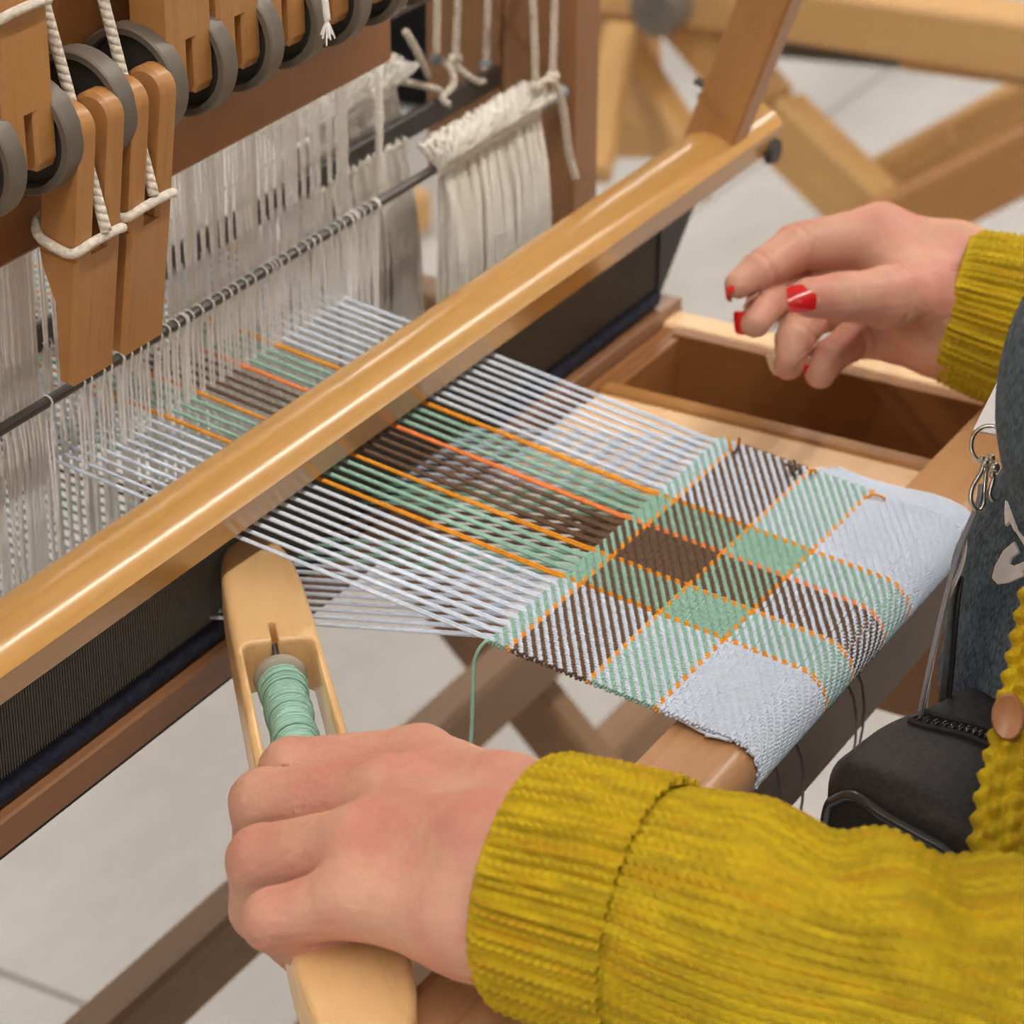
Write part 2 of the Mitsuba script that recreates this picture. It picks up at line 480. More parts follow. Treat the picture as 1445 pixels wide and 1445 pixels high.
for x0 in (-0.225, 0.385):
    obj('castle_post', bx(x0, x0 + 0.027, 0.176, 0.216, -0.085, 0.42, 0.002), 'm_post', loom, axis=(0, 0, 1))
    obj('post_panel', bx(x0, x0 + 0.027, 0.216, 0.258, 0.0, 0.42, 0.001), 'm_post', loom, axis=(0, 0, 1))
obj('castle_board', bx(-0.26, 0.200, 0.161, 0.172, 0.127, 0.42, 0.002), 'm_castle', loom, axis=(1, 0, 0))
obj('castle_top', bx(-0.24, 0.43, 0.165, 0.20, 0.42, 0.445, 0.003), 'm_castle', loom, axis=(1, 0, 0))

# side tray on the far side
tray = 'side_tray'
tk = obj('side_tray', bx(0.205, 0.285, -0.068, 0.107, -0.055, -0.045, 0.001), 'm_pale', loom, axis=(0, 1, 0), label='pale tray board beside the dark well')
obj('lip', bx(0.285, 0.296, -0.068, 0.108, -0.17, -0.0435, 0.0015), 'm_lever', tk, axis=(0, 1, 0))
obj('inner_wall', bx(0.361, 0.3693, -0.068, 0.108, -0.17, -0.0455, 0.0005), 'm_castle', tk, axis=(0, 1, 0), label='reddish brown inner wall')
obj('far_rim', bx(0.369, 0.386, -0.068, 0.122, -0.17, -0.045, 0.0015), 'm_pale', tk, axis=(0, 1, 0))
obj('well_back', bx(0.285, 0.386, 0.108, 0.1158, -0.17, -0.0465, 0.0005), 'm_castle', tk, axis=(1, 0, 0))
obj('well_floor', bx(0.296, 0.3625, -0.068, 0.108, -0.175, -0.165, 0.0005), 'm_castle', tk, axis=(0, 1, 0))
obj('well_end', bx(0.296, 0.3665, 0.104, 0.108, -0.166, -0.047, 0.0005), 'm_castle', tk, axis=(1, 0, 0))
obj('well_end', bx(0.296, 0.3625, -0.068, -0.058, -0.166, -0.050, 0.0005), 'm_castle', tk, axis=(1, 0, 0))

# beater: hand tree, reed, race, swords
C = (0.1128, 0.0221)
prof = np.vstack([[(0.1285, 0.0196), (0.1195, 0.0180), (0.1030, 0.0172), (0.0978, 0.0300)], arc(*C, 0.019, 147, 5, 24)])
beater = obj('beater', prism(prof, 0, -0.27, 0.458, 0.0045), 'm_maple', loom, axis=(1, 0, 0), label='round topped hand bar of the beater')
dents = []
for i in range(430):
    x = -0.262 + 0.00147 * i
    dents.append(((x, 0.124), 0))
v, f = [], []
cube = np.array([[a, b, c] for a in (-1, 1) for b in (-1, 1) for c in (-1, 1)], float)
cf = np.array([[0, 1, 3], [0, 3, 2], [4, 6, 7], [4, 7, 5], [0, 4, 5], [0, 5, 1], [2, 3, 7], [2, 7, 6], [0, 2, 6], [0, 6, 4], [1, 5, 7], [1, 7, 3]])
for i, ((x, y), _) in enumerate(dents):
    v.append(cube * [0.00022, 0.0021, 0.0305] + [x, y, -0.0085]); f.append(cf + 8 * i)
obj('reed_dents', (np.vstack(v), np.vstack(f)), 'm_dent', beater, smooth=False, kind='stuff', label='dark steel dents of the reed')
t_ = tube([(-0.266, 0.124, -0.0335), (0.371, 0.124, -0.0335)], 0.0058, 16, ry=0.0045, up=(0, 0, 1))
obj('reed_binding', t_[:2], 'm_tape', beater, smooth=35, label='navy tape along the foot of the reed')
obj('race_board', bx(-0.27, 0.389, 0.1165, 0.142, -0.0535, -0.0393, 0.0010), 'm_race', beater, axis=(1, 0, 0))
obj('race_shoe', bx(-0.27, 0.389, 0.1175, 0.140, -0.0550, -0.0535, 0.0003), 'm_hub', beater, smooth=False)
obj('reed_end', prism([(0.3705, -0.036), (0.372, 0.019), (0.428, 0.019), (0.420, 0.012)], 1, 0.121, 0.127, 0.0004), 'm_hub', beater, smooth=False, label='dark bracket at the end of the reed')
for x0 in (-0.245, 0.402):
    obj('sword', bar((x0 + 0.009, 0.1165, 0.026), (x0 + 0.009, -0.012, 0.40), 0.018, 0.025, (0, 1, 0), 0.0015), 'm_lever', beater, axis=(0, -0.33, 0.95))
    c0 = np.array((x0 + 0.006, 0.111, 0.060))
    w = trimesh.util.concatenate([bar(c0, c0 + [-0.001, 0.012, 0.004], 0.006, 0.0022, (0, 0, 1), 0.0008), bar(c0 + [0, 0, -0.004], c0 + [-0.001, 0.010, -0.003], 0.005, 0.0022, (0, 0, 1), 0.0008)])
    obj('wing_nut', w, 'm_hub', beater)
    w = lathe([(0, 0), (0.006, 0), (0.007, 0.004), (0.0, 0.006)], 16, 1, (x0 + 0.048, 0.098, 0.019))
    obj('bolt', w, 'm_hub', beater)


# levers and pulley wheels in front of the castle board
def move(m, x=0, y=0, z=0):
    if isinstance(m, trimesh.Trimesh):
        m = m.copy(); m.apply_translation((x, y, z)); return m
    return (np.asarray(m[0]) + [x, y, z],) + tuple(m[1:])


def lever_down():
    r = 0.0085
    fork = np.vstack([arc(0, 0, r, 0, 180, 12), [(-r, -0.046), (r, -0.046)]])
    blade = np.array([(-r, -0.045), (r, -0.045), (0.007, -0.052), (0.001, -0.064), (-0.002, -0.093), (-0.0078, -0.0935)])
    a = prism(fork, 0, -0.0122, -0.0034, 0.0014)
    b = prism(fork, 0, 0.0034, 0.0122, 0.0014)
    c = prism(blade, 0, -0.0122, 0.0122, 0.0014)
    return trimesh.util.concatenate([a, b, c])


def lever_up():
    low = np.array([(-0.0085, -0.006), (-0.0068, -0.0095), (0.007, -0.0095), (0.0085, -0.007), (0.0085, 0.0125), (-0.0085, 0.0125)])
    top = np.array([(-0.0085, 0.012), (0.0085, 0.012), (0.0085, 0.082), (0.005, 0.09), (-0.005, 0.09), (-0.0085, 0.084)])
    a = prism(low, 0, -0.0127, -0.0021, 0.0012)
    b = prism(low, 0, 0.0021, 0.0127, 0.0012)
    c = prism(top, 0, -0.0127, 0.0127, 0.0012)
    return trimesh.util.concatenate([a, b, c])


def tilt(m, deg):
    m = m.copy()
    m.apply_transform(trimesh.transformations.rotation_matrix(math.radians(deg), (1, 0, 0)))
    return m


def cord_loop(hx, hy, z0, dz, r=0.0016):
    k = np.linspace(0, 2 * np.pi, 29)
    c, s = np.cos(k), np.sin(k)
    e = 0.45
    x = hx * np.sign(c) * np.abs(c) ** e
    y = hy * np.sign(s) * np.abs(s) ** e
    return np.stack([x, y, z0 + dz * y / hy - 0.002 * np.cos(2 * k)], -1)


PIV = (0.1355, 0.184)
up_m, down_m = lever_up(), tilt(lever_down(), 7)
UPX = (-0.1035, -0.074, 0.0145, 0.044, 0.0735, 0.103, 0.1325, 0.162)
lever_key = {}
for x in UPX:
    k = obj('lever', move(up_m, x, *PIV), 'm_lever', loom, axis=(0, 0, 1), label='shaft lever resting up' if x > -0.06 else 'shaft lever resting up with a white cord tied around it')
    if x < -0.06:
        c = tube(cord_loop(0.0147, 0.0104, 0, 0.0035) + [x, PIV[0], 0.233], 0.0017, 8)
        obj('cord', c[:2], 'm_cord', k, smooth=True, uv=c[2], label='white braided cord')
DOWN = ((-0.0445, (-0.0445, 0.1421, 0.2228), (-0.0445, 0.1228, 0.1459)), (-0.015, (-0.0150, 0.1408, 0.2150), (-0.0150, 0.1245, 0.1486)))
for x, c0, c1 in DOWN:
    k = obj('lever', move(down_m, x, PIV[0] - 0.0065, PIV[1]), 'm_lever', loom, axis=(0, 0, 1), label='shaft lever pulled down')
    c0, c1 = np.array(c0), np.array(c1)
    up = c0 + (c0 - c1) * 0.8
    c = tube(np.linspace(up, c1, 40), 0.0021, 8)
    obj('cord', c[:2], 'm_cord', k, smooth=True, uv=c[2], label='white braided cord')
    lp = cord_loop(0.0142, 0.0102, 0, 0.003) + [x, PIV[0] - 0.0015, c1[2] - 0.001]
    c = tube(lp, 0.0018, 8)
    obj('cord', c[:2], 'm_cord', k, smooth=True, uv=c[2])
wheel = lathe([(0.0030, -0.0008), (0.0170, -0.0008), (0.0174, -0.0040), (0.0178, -0.0044), (0.0200, -0.0044), (0.0206, -0.0038), (0.0206, 0.0038), (0.0200, 0.0044), (0.0178, 0.0044), (0.0174, 0.0040), (0.0170, 0.0008), (0.0030, 0.0008)], 64, 0)
hub = lathe([(0, -0.004), (0.005, -0.004), (0.0052, -0.003), (0.0168, -0.0014), (0.0168, 0.0014), (0.0052, 0.003), (0.005, 0.004), (0, 0.004)], 32, 0)
for i in range(10):
    x = -0.0887 + 0.0295 * i
    k = obj('pulley_wheel', move(wheel, x, 0.1415, 0.182), 'm_wheel', loom, smooth=40, label='grey plastic pulley wheel' if i == 0 else None)
    obj('hub', move(hub, x, 0.1415, 0.182), 'm_hub', k, smooth=40)
obj('axle', tube([(-0.12, 0.1415, 0.182), (0.186, 0.1415, 0.182)], 0.0028, 12)[:2], 'm_steel', loom, smooth=35)
# tassel of a cut cord
c0, c1 = np.array((0.0798, 0.1150, 0.1970)), np.array((0.0816, 0.1150, 0.1854))
tas = [tube(np.linspace(c0, c1, 8), 0.0014, 6)]
rr = random.Random(8)
for i in range(12):
    e = c1 + np.array([rr.uniform(-0.003, 0.003), rr.uniform(-0.002, 0.002), -rr.uniform(0.005, 0.009)])
    tas.append(tube(spline([c1, (c1 + e) / 2 + [0, 0, 0.0005], e], 5), 0.00035, 4))
v, f, u = join(tas)
obj('cord_tassel', (v, f), 'm_string', loom, smooth=True, uv=u, label='frayed end of a white cord')

# ---- shafts, heddles
W = 0.187
N = 128
STRIPE = [(36, 'm_white'), (2, 'm_orange'), (14, 'm_green'), (2, 'm_orange'), (18, 'm_brown'), (2, 'm_coral'), (14, 'm_green'), (2, 'm_orange'), (38, 'm_white')]
warp_mat = [m for n, m in STRIPE for _ in range(n)]
wx = lambda e: (e + 0.5) / N * W
is_up = lambda e: e % 4 < 2
SY = {2: 0.177, 0: 0.193, 3: 0.210, 1: 0.262}       # shaft of each residue: 2 and 3 are down, 0 and 1 are up
SUP, SDN = 0.130, -0.215
rng = random.Random(11)


def eye(e):
    y = SY[e % 4]
    return y, (SUP if is_up(e) else SDN) * y


reed_x = {e: W / 2 + (wx(e // 2 * 2 + 0.5) - W / 2) * 1.03 + (0.00028 if e % 2 else -0.00028) + rng.uniform(-0.0002, 0.0002) for e in range(N)}
shaft_keys = {}
for s in (2, 0, 3, 1):
    up = s < 2
    y = SY[s]
    zr = 0.058 + (0.070 if up else 0.0)
    if s == 3:
        k = obj('shaft', bx(-0.19, 0.372, y - 0.002, y + 0.002, 0.056, 0.0675, 0.001), 'm_steel', loom, axis=(1, 0, 0), label='flat steel bar of a lowered shaft')
    else:
        c = tube([(-0.19, y, zr), (0.372, y, zr)], 0.0022, 10)
        k = obj('shaft', c[:2], 'm_steel', loom, smooth=35, label='dark steel rod of the front shaft' if s == 2 else None)
    shaft_keys[s] = k
    if s == 2:
        c = tube([(0.342, y, zr), (0.376, y, zr)], 0.0034, 10)
        obj('end_cap', c[:2], 'm_knot', k, smooth=35)
    c = tube([(-0.19, y, zr - 0.153), (0.372, y, zr - 0.153)], 0.0022, 10)
    obj('lower_rod', c[:2], 'm_steel', k, smooth=35)
    hs = []
    xs = [(reed_x[e], eye(e)[1]) for e in range(N) if e % 4 == s]
    xs += [(rng.uniform(-0.19, 0.0), zr - 0.098 + rng.uniform(-0.004, 0.004)) for _ in range({2: 9, 0: 90, 3: 130, 1: 170}[s])]
    xs += [(rng.uniform(0.0, 0.19), zr - 0.098 + rng.uniform(-0.012, 0.012)) for _ in range(14 if s != 2 else 4)]
    xs += [(rng.uniform(0.19, 0.215), zr - 0.098 + rng.uniform(-0.004, 0.004)) for _ in range(8)]
    for x, ze in xs:
        j = rng.uniform(-0.0016, 0.0016)
        sp = rng.uniform(0.0004, 0.0009)
        for q in (-1, 1):
            pts = [(x + j, y - q * 0.0024, zr), (x + j * 0.8 + q * 0.0003, y - q * 0.001, zr - 0.008), (x + j * 0.2, y, ze + 0.016), (x, y + q * 0.001, ze + 0.006), (x + q * sp, y + q * 0.0016, ze),
                   (x, y + q * 0.001, ze - 0.006), (x - j * 0.2, y, ze - 0.016), (x - j, y, zr - 0.153)]
            hs.append(tube(pts, 0.00062 if s != 2 else 0.0005, 4, cap=False))
        a = np.linspace(0, np.pi, 6)
        hs.append(tube(np.stack([np.full(6, x + j), y + 0.0028 * np.cos(a), zr + 0.0028 * np.sin(a)], -1), 0.0004, 4, cap=False))
    v, f, u = join(hs)
    obj('heddles', (v, f), 'm_string', k, smooth=True, uv=u, kind='stuff', label='white string heddles')


def bundle(x0, x1, y, z, zlow, n, seed, loops, lr, parent, dep=0.006):
    """Unused heddles pushed together: a curtain of strings and a fringe of loops over the rod."""
    q = random.Random(seed)
    out = []
    for i in range(n):
        x = x0 + (x1 - x0) * (i + 0.5) / n + q.uniform(-0.001, 0.001)
        yy = y - 0.003 + q.uniform(-dep, dep)
        sway = q.uniform(-0.004, 0.004)
        pts = [(x, yy * 0.3 + y * 0.7, z), (x + sway * 0.2, yy, z - 0.03), (x + sway * 0.6, yy + q.uniform(-0.002, 0.002), z - 0.09), (x + sway, yy, zlow)]
        out.append(tube(spline(pts, 7), 0.00065, 4, cap=False))
    for i in range(loops):
        x = q.uniform(x0 - 0.002, x1)
        a0 = q.uniform(-0.9, 0.9)
        r = lr * q.uniform(0.55, 1.35)
        tw = q.uniform(-0.6, 0.6)
        k = np.linspace(-0.2, np.pi + 0.2, 8)
        a = np.stack([np.sin(k) * tw * r * 0.6 + 0.0018 * np.cos(k), np.cos(k) * 0.0022 * (1 + 0.5 * np.sin(k)) + np.sin(k) * r * math.sin(a0), np.sin(k) * r * math.cos(a0)], -1)
        out.append(tube(a + [x, y, z], 0.00085, 5, cap=False))
    v, f, u = join(out)
    return obj('spare_heddles', (v, f), 'm_bundle', parent, smooth=True, uv=u, kind='stuff', label='bunch of spare white heddles hanging at the end of the shaft')


bundle(0.262, 0.350, 0.177, 0.058, -0.095, 330, 3, 1500, 0.0105, shaft_keys[2])
bundle(0.215, 0.305, 0.228, 0.073, -0.12, 330, 5, 1500, 0.0125, shaft_keys[1])
bundle(0.200, 0.285, 0.210, 0.056, -0.095, 330, 7, 60, 0.004, shaft_keys[3])
# a hanging tail of string and a star of loose loops
c = tube(spline([(0.2492, 0.2000, 0.1017), (0.2497, 0.2000, 0.0789), (0.2475, 0.2000, 0.0492)], 8), 0.0017, 6)
obj('hanging_string', c[:2], 'm_bundle', loom, smooth=True, uv=c[2], label='thick white string end hanging over the heddles')
c = tube([(0.0923, 0.2000, 0.0863), (0.1991, 0.2000, 0.0878)], 0.0011, 6)
obj('cross_string', c[:2], 'm_string', loom, smooth=True, uv=c[2], label='white string tied across the heddles')
c = tube([(0.1991, 0.2000, 0.0878), (0.1851, 0.2000, 0.1006)], 0.0011, 6)
obj('cross_string', c[:2], 'm_string', loom, smooth=True, uv=c[2])

# lift cords at the far end of the shafts
rr = random.Random(21)
CORDS = [((617, -30), (616, 82), 0.215), ((646, -30), (643, 80), 0.225), ((660, -30), (664, 95), 0.24), ((689, -30), (686, 92), 0.215), ((704, -30), (707, 97), 0.225), ((724, -30), (722, 100), 0.25), ((750, -30), (756, 118), 0.180), ((783, -30), (779, 108), 0.180)]
LIFT_TOP = [(0.3248, 0.2150, 0.1205), (0.3600, 0.2250, 0.1096), (0.3946, 0.2400, 0.0980), (0.3711, 0.2150, 0.1082), (0.3986, 0.2250, 0.0993), (0.4566, 0.2500, 0.0800), (0.3320, 0.1700, 0.1256), (0.3539, 0.1700, 0.1198)]
LIFT_LOW = [(0.3236, 0.2150, 0.0826), (0.3577, 0.2250, 0.0716), (0.3972, 0.2400, 0.0525), (0.3692, 0.2150, 0.0665), (0.4009, 0.2250, 0.0536), (0.4556, 0.2500, 0.0305), (0.3368, 0.1700, 0.0736), (0.3530, 0.1700, 0.0735)]
for i, (a, b) in enumerate(zip(LIFT_TOP, LIFT_LOW)):
    a, b = np.array(a), np.array(b)
    top = a + (a - b) / (a - b)[2] * (0.40 - a[2])
    c = tube(np.vstack([top, spline([a, (a + b) / 2 + [0.0006, 0.0, 0], b], 12)]), 0.0017, 7)
    k = obj('lift_cord', c[:2], 'm_cord', loom, smooth=True, uv=c[2], label='white cord that lifts a shaft' if i == 0 else None)
    kn = trimesh.creation.icosphere(subdivisions=2, radius=0.0032)
    kn.vertices += 0.0009 * (meshkit.noise(kn.vertices * 900, i)[:, None] - 0.5) * kn.vertices / 0.0032
    obj('knot', move(kn, *b), 'm_knot' if i in (0, 3, 4) else 'm_cord', k, smooth=True, uv=np.zeros((len(kn.vertices), 2)))
for pts in (((0.3526, 0.2220, 0.0736), (0.3416, 0.2120, 0.0723), (0.3452, 0.2080, 0.0678), (0.3627, 0.2120, 0.0640), (0.3705, 0.2150, 0.0668)),
            ((0.3236, 0.2150, 0.0826), (0.3266, 0.2100, 0.0788), (0.3237, 0.2060, 0.0725), (0.3147, 0.2060, 0.0694), (0.3097, 0.2000, 0.0676)),
            ((0.3048, 0.2200, 0.1006), (0.3156, 0.2200, 0.0871), (0.3254, 0.2200, 0.0730)), ((0.3030, 0.2200, 0.0770), (0.3134, 0.2150, 0.0727), (0.3189, 0.2100, 0.0699)),
            ((0.3530, 0.1700, 0.0728), (0.3564, 0.1680, 0.0636), (0.3640, 0.1680, 0.0403), (0.3701, 0.1660, 0.0184)),
            ((0.3368, 0.1700, 0.0736), (0.3426, 0.1680, 0.0749), (0.3508, 0.1680, 0.0704))):
    c = tube(spline(pts, 16), 0.0018, 7)
    obj('cord_end', c[:2], 'm_cord', loom, smooth=True, uv=c[2])

# ------------------------------------------------------------------ the cloth and its warp
PICK = 0.00098
BANDS = [(7, 'm_green'), (2, 'm_orange'), (31, 'm_brown'), (2, 'm_orange'), (25, 'm_green'), (2, 'm_orange'), (58, 'm_white')]
weft_mat = [m for n, m in BANDS for _ in range(n)]
K = len(weft_mat)
rim = arc(-0.0955, -0.0215, 0.0108, 96, 215, 14)
curve = np.vstack([[(0.0, 0.0), (-0.05, -0.0054)], rim, [(-0.085, -0.0330), (-0.060, -0.0350), (-0.02, -0.046), (0.02, -0.075)]])
d_ = np.concatenate([[0], np.cumsum(np.linalg.norm(np.diff(curve, axis=0), axis=1))])


def on_cloth(s):
    s = np.asarray(s, float)
    y, z = np.interp(s, d_, curve[:, 0]), np.interp(s, d_, curve[:, 1])
    e = 0.002
    ty = np.interp(s + e, d_, curve[:, 0]) - np.interp(s - e, d_, curve[:, 0])
    tz = np.interp(s + e, d_, curve[:, 1]) - np.interp(s - e, d_, curve[:, 1])
    n = np.hypot(ty, tz)
    return y, z, -tz / n * -1 * -1, ty / n * -1      # point and upward normal


cloth = thing('woven_cloth', 'white, green, brown and orange plaid cloth being woven on the loom', 'cloth')
rng = random.Random(5)
kk = np.arange(K)
s_k = 0.0006 + kk * PICK
RW, RF = 0.00063, 0.00056
HW = 0.00050
over = lambda e, k: ((e + k) % 4) < 2       # warp e lies over pick k
ys, zs, ny, nz = on_cloth(s_k)
flip = np.where(nz < 0, 1, 1)
for e in range(N):
    h = np.where(over(e, kk), HW, -HW)
    x = wx(e)
    jit = np.array([rng.gauss(0, 0.00008) for _ in kk])
    woven = np.stack([np.full(K, x) + jit, ys + ny * h, zs + nz * h], -1)[::-1]
    ye, ze = eye(e)
    free = [(x + (reed_x[e] - x) * 0.03, 0.004, 0.0006 if is_up(e) else -0.0009), (reed_x[e], 0.124, (SUP if is_up(e) else SDN) * 0.124),
            (reed_x[e], ye, ze), (wx(e), 0.72, 0.002), (wx(e), 0.755, 0.000)]
    p = np.vstack([woven, free])
    c = tube(p, RW, 5)
    obj('warp_thread', c[:2], warp_mat[e], cloth, smooth=True, uv=c[2])
ee = np.arange(N)
for k in range(K):
    h = np.where(over(ee, k), -HW, HW)
    x = wx(ee) + np.array([rng.gauss(0, 0.00005) for _ in ee])
    bow = 0.0006 * math.sin(k * 1.7)
    sh = rng.uniform(-0.0002, 0.0002)
    y, z = ys[k] + ny[k] * h, zs[k] + nz[k] * h
    p = np.stack([x, y + sh * abs(nz[k]), z], -1)
    a = p[0] + [-0.0011 - rng.uniform(0, 0.0005), 0, 0]
    b = p[-1] + [0.0011 + rng.uniform(0, 0.0006), 0, 0]
    s = PICK * 0.45 * (1 if k % 2 else -1)
    tq = np.array([0, -nz[k], ny[k]]) * s
    p = np.vstack([a + tq, p, b - tq])
    c = tube(p, RF, 5)
    obj('weft_thread', c[:2], weft_mat[k], cloth, smooth=True, uv=c[2])
# loose ends along the selvages
for mat, pts in (('m_orange', ((0.1770, -0.0091, 0.0010), (0.1771, -0.0086, 0.0040), (0.1783, -0.0073, 0.0060))),
                 ('m_brown', ((0.1755, -0.0115, 0.0010), (0.1758, -0.0130, 0.0050), (0.1799, -0.0113, 0.0060))),
                 ('m_brown', ((0.1809, -0.0359, -0.0040), (0.1752, -0.0358, 0.0010), (0.1770, -0.0345, 0.0030))),
                 ('m_brown', ((0.1817, -0.0373, -0.0040), (0.1753, -0.0375, 0.0020), (0.1735, -0.0346, 0.0030))),
                 ('m_brown', ((0.1823, -0.0358, -0.0040), (0.1791, -0.0364, 0.0010), (0.1762, -0.0370, 0.0040))),
                 ('m_orange', ((0.1826, -0.0413, -0.0040), (0.1808, -0.0440, 0.0000), (0.1831, -0.0437, -0.0030))),
                 ('m_orange', ((0.1804, -0.0673, -0.0070), (0.1813, -0.0692, -0.0050), (0.1818, -0.0714, -0.0050), (0.1862, -0.0720, -0.0090))),
                 ('m_white', ((0.0035, -0.0636, -0.0100), (0.0021, -0.0761, -0.0105), (0.0006, -0.0928, -0.0110), (0.0022, -0.0947, -0.0110))),
                 ('m_white', ((-0.0016, -0.0863, -0.0110), (-0.0019, -0.0907, -0.0100), (-0.0011, -0.0941, -0.0105))),
                 ('m_brown', ((0.0035, -0.0768, -0.0105), (0.0030, -0.0851, -0.0105), (0.0018, -0.0922, -0.0110)))):
    c = tube(spline(pts, 9), 0.0006, 5)
    obj('yarn_end', c[:2], mat, cloth, smooth=True, uv=c[2])
for i in range(7):
    x = W + 0.0035 + 0.0019 * i
    c = tube(spline([(x - 0.002, -0.028 - 0.003 * i, -0.0075), (x, -0.05, -0.0095), (x + 0.0006, -0.075, -0.0112), (x, -0.094, -0.0112), (x, -0.1058, -0.0175), (x, -0.106, -0.028)], 16), 0.00095, 5)
    obj('float', c[:2], 'm_white', cloth, smooth=True, uv=c[2])
for i, (x, d) in enumerate(((0.048, 0.0), (0.062, 0.003), (0.108, 0.004), (0.120, 0.002))):
    c = tube(spline([(x, -0.075, -0.0345), (x + 0.001, -0.088 - d, -0.045), (x + 0.003, -0.092 - d, -0.08), (x + 0.002 + d, -0.090, -0.13)], 12), 0.00055, 5)
    obj('hanging_end', c[:2], 'm_dent', cloth, smooth=True, label='grey yarn end hanging under the cloth' if i == 0 else None)
pts = [(0.0007, -0.0002, 0.0000), (-0.0021, 0.0005, 0.0006), (-0.0040, 0.0020, -0.0023), (-0.0060, 0.0029, -0.0123), (-0.0080, 0.0020, -0.0242), (-0.0110, 0.0012, -0.0386), (-0.0300, -0.0059, -0.0420), (-0.0700, -0.0130, -0.0283), (-0.0820, -0.0010, -0.0197)]
c = tube(spline(pts, 50), 0.00075, 6)
obj('trailing_yarn', c[:2], 'm_green', smooth=True, uv=c[2], label='single green yarn hanging from the near corner of the cloth to the shuttle', cat='yarn')

# ------------------------------------------------------------------ the shuttle
SA = unit((-0.758, -0.652, 0.0))
SB = np.cross([0, 0, 1.0], SA)
ST = np.array((0.0065, 0.1025, -0.0105))
SL0, SL1 = -0.034, 0.288


def shuttle_d(p):
    t, w, h = p[:, 0], p[:, 1], p[:, 2]
    u = (t - (SL0 + SL1) / 2) / ((SL1 - SL0) / 2)
    q = np.clip(1 - np.abs(u) ** 9, 0, 1)
    hw = (0.0166 + 0.0022 * u) * q ** 0.55
    hh = 0.0108 * np.clip(1 - 0.55 * np.abs(u) ** 7, 0.1, 1)
    dw, dh = np.abs(w) - hw, np.abs(h) - hh
    r = 0.003
    dw, dh = dw + r, dh + r
    d = np.minimum(np.maximum(dw, dh), 0) + np.hypot(np.maximum(dw, 0), np.maximum(dh, 0)) - r
    d = np.maximum(d, np.abs(u) * (SL1 - SL0) / 2 - (SL1 - SL0) / 2)
    # open bobbin well
    ct, cl, cw, rc = 0.131, 0.074, 0.0125, 0.005
    a, b = np.abs(t - ct) - (cl - rc), np.abs(w) - (cw - rc)
    well = np.minimum(np.maximum(a, b), 0) + np.hypot(np.maximum(a, 0), np.maximum(b, 0)) - rc
    k = 0.0012
    d = np.maximum(d, -well) + np.where(np.abs(d + well) < k, (k - np.abs(d + well)) ** 2 / (4 * k), 0)
    slot = np.maximum(np.maximum(np.abs(w + 0.0005) - 0.0011, np.abs(t - 0.052) - 0.008), -(h - 0.002))
    return np.maximum(d, -slot)


def shuttle_frame(m):
    m = m.copy() if isinstance(m, trimesh.Trimesh) else as_mesh(m)
    v = np.array(m.vertices)
    m.vertices = ST + v[:, :1] * SA + v[:, 1:2] * SB + v[:, 2:3] * np.array([0, 0, 1.0])
    return m


sm = surface(shuttle_d, (SL0 - 0.004, -0.020, -0.014), (SL1 + 0.004, 0.020, 0.014), 0.00095)
trimesh.smoothing.filter_taubin(sm, iterations=6)
sh = thing('boat_shuttle', 'pale polished wooden boat shuttle with a green bobbin gripped in the hand', 'shuttle')
obj('body', shuttle_frame(sm), 'm_shuttle', sh, smooth=True, axis=SA)
bob = lathe([(0, 0.0630), (0.0035, 0.0630), (0.0088, 0.0640), (0.0096, 0.0655), (0.0094, 0.0672), (0.0085, 0.0682), (0.0050, 0.070), (0.0046, 0.190), (0.0085, 0.192), (0.0096, 0.194), (0.0088, 0.196), (0, 0.197)], 32, 0)
bk = obj('bobbin', shuttle_frame(bob), 'm_bobbin', sh, smooth=35)
q = random.Random(2)
tt = np.linspace(0, 1, 62 * 20)
lay = []
for r0, r1, n, ph in ((0.0074, 0.0066, 62, 0.0), (0.0081, 0.0064, 40, 1.0)):
    tt = np.linspace(0, 1, n * 20)
    ang = 2 * np.pi * n * tt + ph
    L = 0.0705 + (0.185 - 0.0705) * tt + 0.0009 * np.sin(17 * tt * np.pi) * (1 if n == 40 else 0)
    rad = (r0 + (r1 - r0) * tt) + 0.0004 * np.sin(tt * 45) + 0.0003 * np.sin(tt * 101)
    lay.append(tube(np.stack([L, rad * np.cos(ang), rad * np.sin(ang)], -1), 0.00078 if n == 62 else 0.0006, 5))
core = lathe([(0, 0.0705), (0.0074, 0.0705), (0.0064, 0.185), (0, 0.185)], 24, 0)
v, f, u = join(lay + [(np.array(core.vertices), np.array(core.faces), np.zeros((len(core.vertices), 2)))])
obj('wound_yarn', shuttle_frame((v, f)), 'm_green', bk, smooth=True, uv=u, label='green yarn wound on the bobbin')
pts = [(0.0535, -0.0005, 0.0065), (0.058, -0.0003, 0.004), (0.064, 0, 0.0005)]
obj('spindle', shuttle_frame(tube(pts, 0.0011, 8)[:2]), 'm_steel', bk, smooth=35)

# ------------------------------------------------------------------ the weaver
person = thing('person', 'seated person in a mustard knit cardigan weaving at the loom', 'person')


def chain(p, pts, k=0.003):
    d = None
    for (a, ra), (b, rb) in zip(pts[:-1], pts[1:]):
        x = d_bone(p, a, b, ra, rb)
        d = x if d is None else smin(d, x, k)
    return d


def crease(p, c, depth):
    """Skin folds across the finger at its inner joints."""
    g = 0
    for j in range(1, len(c) - 1):
        q = p - np.asarray(c[j][0])
        n = unit(unit(np.asarray(c[j + 1][0]) - c[j][0]) + unit(np.asarray(c[j][0]) - c[j - 1][0]))
        a = q @ n
        near = np.exp(-(np.linalg.norm(q, axis=1) / (c[j][1] * 1.7)) ** 6)
        g = g + depth * near * (np.exp(-((a - 0.0005) / 0.0012) ** 2) + 0.5 * np.exp(-((a + 0.0032) / 0.0010) ** 2))
    return g


